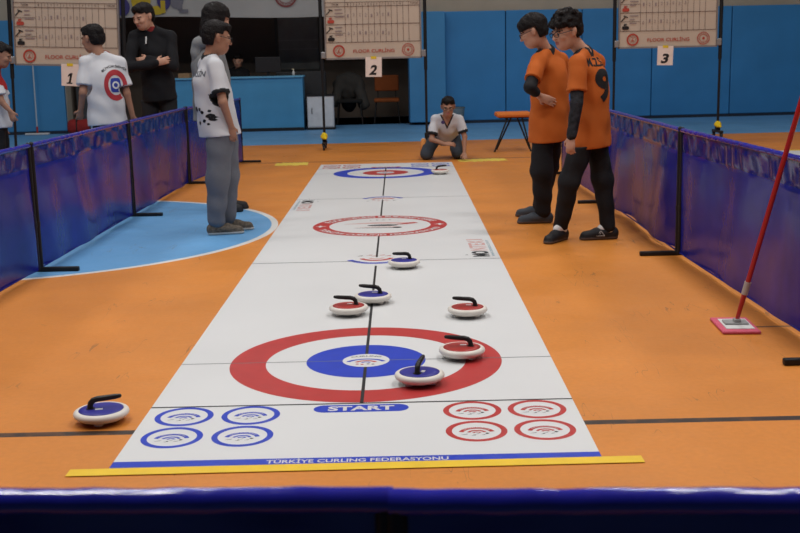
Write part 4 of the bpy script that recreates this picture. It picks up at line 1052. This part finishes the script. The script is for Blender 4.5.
p5, b5, s5 = person((-1.31, 7.97, 0), 'boy in white T-shirt and grey sweatpants standing on the blue circle, hand in pocket', J5, yaw5, (math.radians(22), -.20), 1.0, 1.0, (WJ, .76), TG, (SHT, SOLEW, BLACK), 'short', True, .0065,
    hands=dict(r=dict(d=(.1, .15, -1), n=(-.3, 1, 0), curl=.3, thumb=-1, s=.8), l=dict(d=(.1, -.3, -1), n=(0, -1, 0), curl=.4, thumb=1)), shirt_matfn=white_trim, shirt_mats=[WJ, BJ], leg_r=(.100, .082, .064), hem=(.02, -.035, .76), torso_w=1.06, skin=SKIN2)
f5, l5, _ = frame(yaw5); LOGO = mat('shirt_print_grey', (.10, .11, .13), .8)
decal('back_lettering', text2d('MERSİN', .052, .02, 3), V3(J5['chest'])-f5*.2+V3((0, 0, .10))-l5*0, -l5, (0, 0, 1), s5, LOGO, s5)
rgd = random.Random(4)
for k in range(9):
    a, b_ = rgd.uniform(-.05, .10), rgd.uniform(-.05, .06)
    rr = rgd.uniform(.008, .020); sv, sf = ring2d(.001, rr, 9, 1); sv = [(x*(1+rgd.uniform(-.3, .8)), y) for x, y in sv]
    decal('hip_print', (sv, sf), V3((.02, -.03, .85))-f5*.2+l5*(-.02-a)+V3((0, 0, b_)), (-l5-f5*.0), (0, 0, 1), s5, BJ, s5)

# --- person in grey hooded top behind him
yaw4 = math.radians(25)
J4 = dict(head=(.055, 0, 1.56), neck=(.0, 0, 1.39), chest=(-.02, 0, 1.17), pelvis=(.0, 0, .86), rsh=(.06, -.14, 1.32), lsh=(-.06, .14, 1.32), rel=(.03, -.19, 1.06), lel=(-.06, .22, 1.06),
     rwr=(.05, -.19, .84), lwr=(.0, .22, .84), rhip=(.02, -.08, .80), lhip=(-.01, .07, .80), rkn=(.02, -.09, .43), lkn=(.02, .08, .43), ran=(.0, -.09, .085), lan=(.02, .10, .085), rtoe=(.13, -.07, .03), ltoe=(.15, .12, .03))
p4, b4, s4 = person((-1.52, 9.15, 0), 'person with black hair and grey hooded top standing behind the boy in white', J4, yaw4, (math.radians(38), -.15), 1.05, 1.06, (OLDGR, .5), mat('navy_trousers', (.018, .022, .035), .9), (SHB, SHB, BLACK), 'long', False, .009,
    shirt_mats=[OLDGR], long_sleeve=True, hem=(.0, 0, .80), torso_w=1.05, leg_r=(.090, .066, .052), wr_amp=.008, shirt_r=1.12)
f4, l4, _ = frame(yaw4)
sdf_obj('hood', [ell(V3((.0, 0, 1.385))-f4*.06, (.075, .115, .055), .04, (f4, l4, V3((0, 0, 1)))), cone(V3((.0, 0, 1.36))-f4*.10, V3((.0, 0, 1.24))-f4*.12, .065, .05, .04)], .01, OLDGR, s4, disp=wrinkle(.008, 1.5, 3))

# --- kneeling boy, facing the camera
yaw7 = math.radians(-92)
def white_trim7(c, f, l, J):
    m = np.zeros(len(c), dtype=int)
    for S_ in 'lr':
        sh, el = J[S_+'sh'], J[S_+'el']; a = (el-sh)/np.linalg.norm(el-sh); e = sh+(el-sh)*.78
        h = (c-e)@a; d = np.linalg.norm(c-e, axis=1); m[(h > -.03) & (d < .10)] = 1
    hc = J['head']; q = c-J['neck']
    t = q[:, 2]-(-.135+2.1*np.abs(q[:, 0]+.005)); fr_ = (q[:, 1] < .03) & (q[:, 2] < .02) & (np.abs(q[:, 0]) < .09); m[fr_ & (t > -.022)] = 1; m[fr_ & (t > .016)] = 2
    return m
J7 = dict(head=(.035, -.17, .640), neck=(.03, -.055, .525), chest=(.03, .09, .40), pelvis=(.03, .36, .30), rsh=(-.115, -.02, .485), lsh=(.175, -.02, .485), rel=(-.165, -.09, .255), lel=(.235, -.055, .275),
     rwr=(-.005, -.20, .205), lwr=(.225, -.12, .085), rhip=(-.055, .33, .33), lhip=(.11, .33, .33), rkn=(-.225, .02, .075), lkn=(.155, .03, .075), ran=(-.22, .36, .12), lan=(.13, .42, .10), rtoe=(-.24, .40, .02), ltoe=(.13, .52, .02))
p7, b7, s7 = person((.55, 13.3, 0), 'boy in white V-neck shirt kneeling at the far end of the mat', J7, yaw7, (math.radians(-92), -.25), 1.0, .98, (WJ, .78), TD, None, 'short', True, .007,
    hands=dict(r=dict(d=(1, -.1, 0), n=(0, .6, -.6), curl=.5, thumb=-1), l=dict(d=(.02, -.85, -.50), n=(0, -.4, -1), curl=-.1, thumb=1)), shirt_matfn=white_trim7, shirt_mats=[WJ, BJ, SKIN2], leg_r=(.082, .072, .052), hem=(.03, .26, .30), torso_w=1.12, skin=SKIN2)
for sx, nm in ((-.25, 'r'), (.13, 'l')):
    zz = .0
    sdf_obj('shoe', [cone((sx, .40, .10), (sx, .45, .20), .036, .034, .02), cone((sx, .40, .06), (sx, .42, .14), .038, .038, .02), cone((sx, .37, .035), (sx, .41, .05), .034, .036, .02)], .008, [SHO, SOLEW], p7, lambda c: np.where(c[:, 1] > .435, 1, 0), [lambda X, Y, Z: .001-Z+0*X+0*Y])
sv, sf = ring2d(.001, .022, 16, 1)
decal('chest_badge', (sv, sf), (.03-.055, -.3, .455), (1, 0, 0), (0, 0, 1), s7, mat('badge_purple', (.08, .06, .18), .7), s7)

# --- boy with a target on his back, behind the left barrier
yaw2 = math.radians(112)
J2 = dict(head=(-.05, .02, 1.445), neck=(.0, 0, 1.30), chest=(.02, 0, 1.09), pelvis=(.03, 0, .80), lsh=(-.115, -.03, 1.245), rsh=(.15, .05, 1.24), lel=(-.135, -.10, 1.0), rel=(.20, .04, .98),
     lwr=(-.165, -.06, .80), rwr=(.235, .06, .78), lhip=(-.04, 0, .76), rhip=(.10, 0, .76), lkn=(-.05, 0, .42), rkn=(.10, 0, .42), lan=(-.06, 0, .085), ran=(.10, 0, .085), ltoe=(-.09, .13, .03), rtoe=(.07, .14, .03))
J2['lwr'] = (-.185, -.03, .855)
def stripe(c, f, l, J):
    m = np.zeros(len(c), dtype=int); q = c-J['pelvis']; s_ = q@l; m[(s_ > .075) & (np.abs(q@f+.02) < .012)] = 1; return m
p2, b2, s2_ = person((-2.53, 9.5, 0), 'boy with a red and blue target on the back of his white T-shirt', J2, yaw2, (math.radians(150), -.18), 1.02, 1.0, (WJ, .76), TB, (SHB, SOLEW, BLACK), 'short', False, .008,
    shirt_mats=[WJ], hem=(.03, 0, .77), torso_w=1.1, leg_r=(.09, .07, .055), trouser_matfn=stripe, trouser_mats=[TB, WJ], skin=SKIN2)
f2, l2, _ = frame(yaw2); JR = mat('jersey_print_red', (.38, .035, .045), .8); JBL = mat('jersey_print_blue', (.03, .05, .30), .8)
o2 = V3((.075, 0, 1.035))-f2*.25
rv, rf = ring2d(.064, .100, 56, 4); rv = [(x, y*1.30) for x, y in rv]
o2 = o2+V3((.035, 0, .022))
decal('target_print', (rv, rf), o2, -l2, (0, 0, 1), s2_, JR, s2_)
vsq = [(x*.046*(1-.16*y**4), y*.060*(1-.12*x**4)) for x in np.linspace(-1, 1, 9) for y in np.linspace(-1, 1, 9)]; fsq = [(i*9+j, (i+1)*9+j, (i+1)*9+j+1, i*9+j+1) for i in range(8) for j in range(8)]
decal('target_print', (vsq, fsq), o2, -l2, (0, 0, 1), s2_, JBL, s2_)
decal('target_print', ring2d(.018, .032, 24, 2), o2, -l2, (0, 0, 1), s2_, WJ, s2_, off=.0045)
tv, tf, tw, th = text2d('BÜYÜKŞEHİR', 1, .02, 3)
arc = []
for x, y in tv:
    a = PI/2-(x/tw)*1.5; rr = .158+y/th*.030; arc.append((rr*math.cos(a), rr*math.sin(a)))
decal('back_lettering', (arc, tf), o2, -l2, (0, 0, 1), s2_, BJ, s2_)

# --- boy in red and white at the left edge
yaw1 = math.radians(15)
def redtop(c, f, l, J): return np.where((c[:, 2] > 1.01+.05*np.abs((c-J['chest'])@l)/.15), 1, 0)
J1 = dict(head=(.08, -.02, 1.33), neck=(.01, 0, 1.185), chest=(-.01, 0, 1.0), pelvis=(-.01, 0, .72), rsh=(.045, -.135, 1.12), lsh=(-.045, .125, 1.12), rel=(.10, -.16, .93), lel=(.02, .20, .91),
     rwr=(.17, -.15, .84), lwr=(.0, .20, .74), rhip=(.0, -.06, .68), lhip=(-.02, .06, .68), rkn=(.0, -.07, .38), lkn=(.0, .07, .38), ran=(-.01, -.07, .085), lan=(.0, .08, .085), rtoe=(.13, -.07, .03), ltoe=(.14, .10, .03))
p1, b1, s1_ = person((-3.62, 10.0, 0), 'boy in red and white jersey looking down at the left edge, behind the barrier', J1, yaw1, (math.radians(5), -.35), .95, .95, (WJ, .74), TB, (SHB, SOLEW, BLACK), 'short', False, .009,
    hands=dict(r=dict(d=(.25, .05, -1), n=(0, 1, 0), curl=.9, thumb=-1)), shirt_mats=[WJ, REDJ], shirt_matfn=redtop, hem=(-.01, 0, .74), skin=SKIN2)

# --- man in black, arms folded
yaw3 = math.radians(-68)
J3 = dict(head=(-.02, -.10, 1.685), neck=(.02, -.03, 1.555), chest=(.05, 0, 1.30), pelvis=(.06, .02, .93), rsh=(-.135, -.06, 1.485), lsh=(.205, .03, 1.485), rel=(-.17, -.20, 1.20), lel=(.25, -.12, 1.20),
     rwr=(.10, -.235, 1.225), lwr=(.03, -.20, 1.265), rhip=(-.03, .0, .90), lhip=(.14, .03, .90), rkn=(-.05, -.02, .50), lkn=(.17, 0, .50), ran=(-.05, 0, .09), lan=(.18, .02, .09), rtoe=(-.10, -.14, .03), ltoe=(.22, -.12, .03))
p3, b3, s3_ = person((-2.50, 11.32, 0), 'man in black zip sweater with folded arms looking down, behind the left barrier', J3, yaw3, (math.radians(-125), -.32), 1.13, 1.16, (BSW, .5), mat('charcoal_trousers', (.018, .018, .02), .9), (SHB, SHB, BLACK), 'short', False, .009,
    hands=dict(r=dict(d=(.9, .1, .25), n=(0, 1, 0), curl=.5, thumb=-1), l=dict(d=(-.9, 0, -.1), n=(0, 1, 0), curl=.5, thumb=1)), shirt_mats=[BSW], long_sleeve=True, hem=(.06, .02, .90), torso_w=1.0, wr_amp=.008)
mb = MB(); mb.tube([(.0, -.135, 1.49), (.0, -.165, 1.42)], .008, 6); mb.build('zip', mat('zip_white', (.5, .5, .5), .5), s3_)

sdf_obj('collar', [cone((.018, -.035, 1.555), (.012, -.045, 1.590), .064, .060, .01)], .008, mat('red_collar_cloth', (.22, .02, .02), .8), p3, cuts=[lambda X, Y, Z: Z-1.592+.0*X+.0*Y])

# --- seated person in the opening, behind the desk
J6 = dict(head=(.02, -.05, 1.22), neck=(0, 0, 1.07), chest=(0, 0, .88), pelvis=(0, .05, .58), rsh=(-.16, 0, 1.0), lsh=(.16, 0, 1.0), rel=(-.22, -.05, .76), lel=(.22, -.05, .76), rwr=(-.12, -.25, .72), lwr=(.12, -.25, .72),
     rhip=(-.08, .0, .54), lhip=(.08, 0, .54), rkn=(-.12, -.38, .52), lkn=(.12, -.38, .52), ran=(-.12, -.36, .09), lan=(.12, -.36, .09), rtoe=(-.12, -.50, .03), ltoe=(.12, -.50, .03))
person((-2.98, 20.75, 0), 'person in black sitting behind the blue desk in the dark opening', J6, -PI/2, (-PI/2, -.3), 1.1, 1.1, (BSW, .5), TB, (SHB, SHB, BLACK), 'short', False, .014, long_sleeve=True, shirt_mats=[BSW])
office_chair((-2.98, 20.80, 0), 0, mat('black_chair_fabric', (.012, .012, .012)), 'black chair under the seated person behind the blue desk')
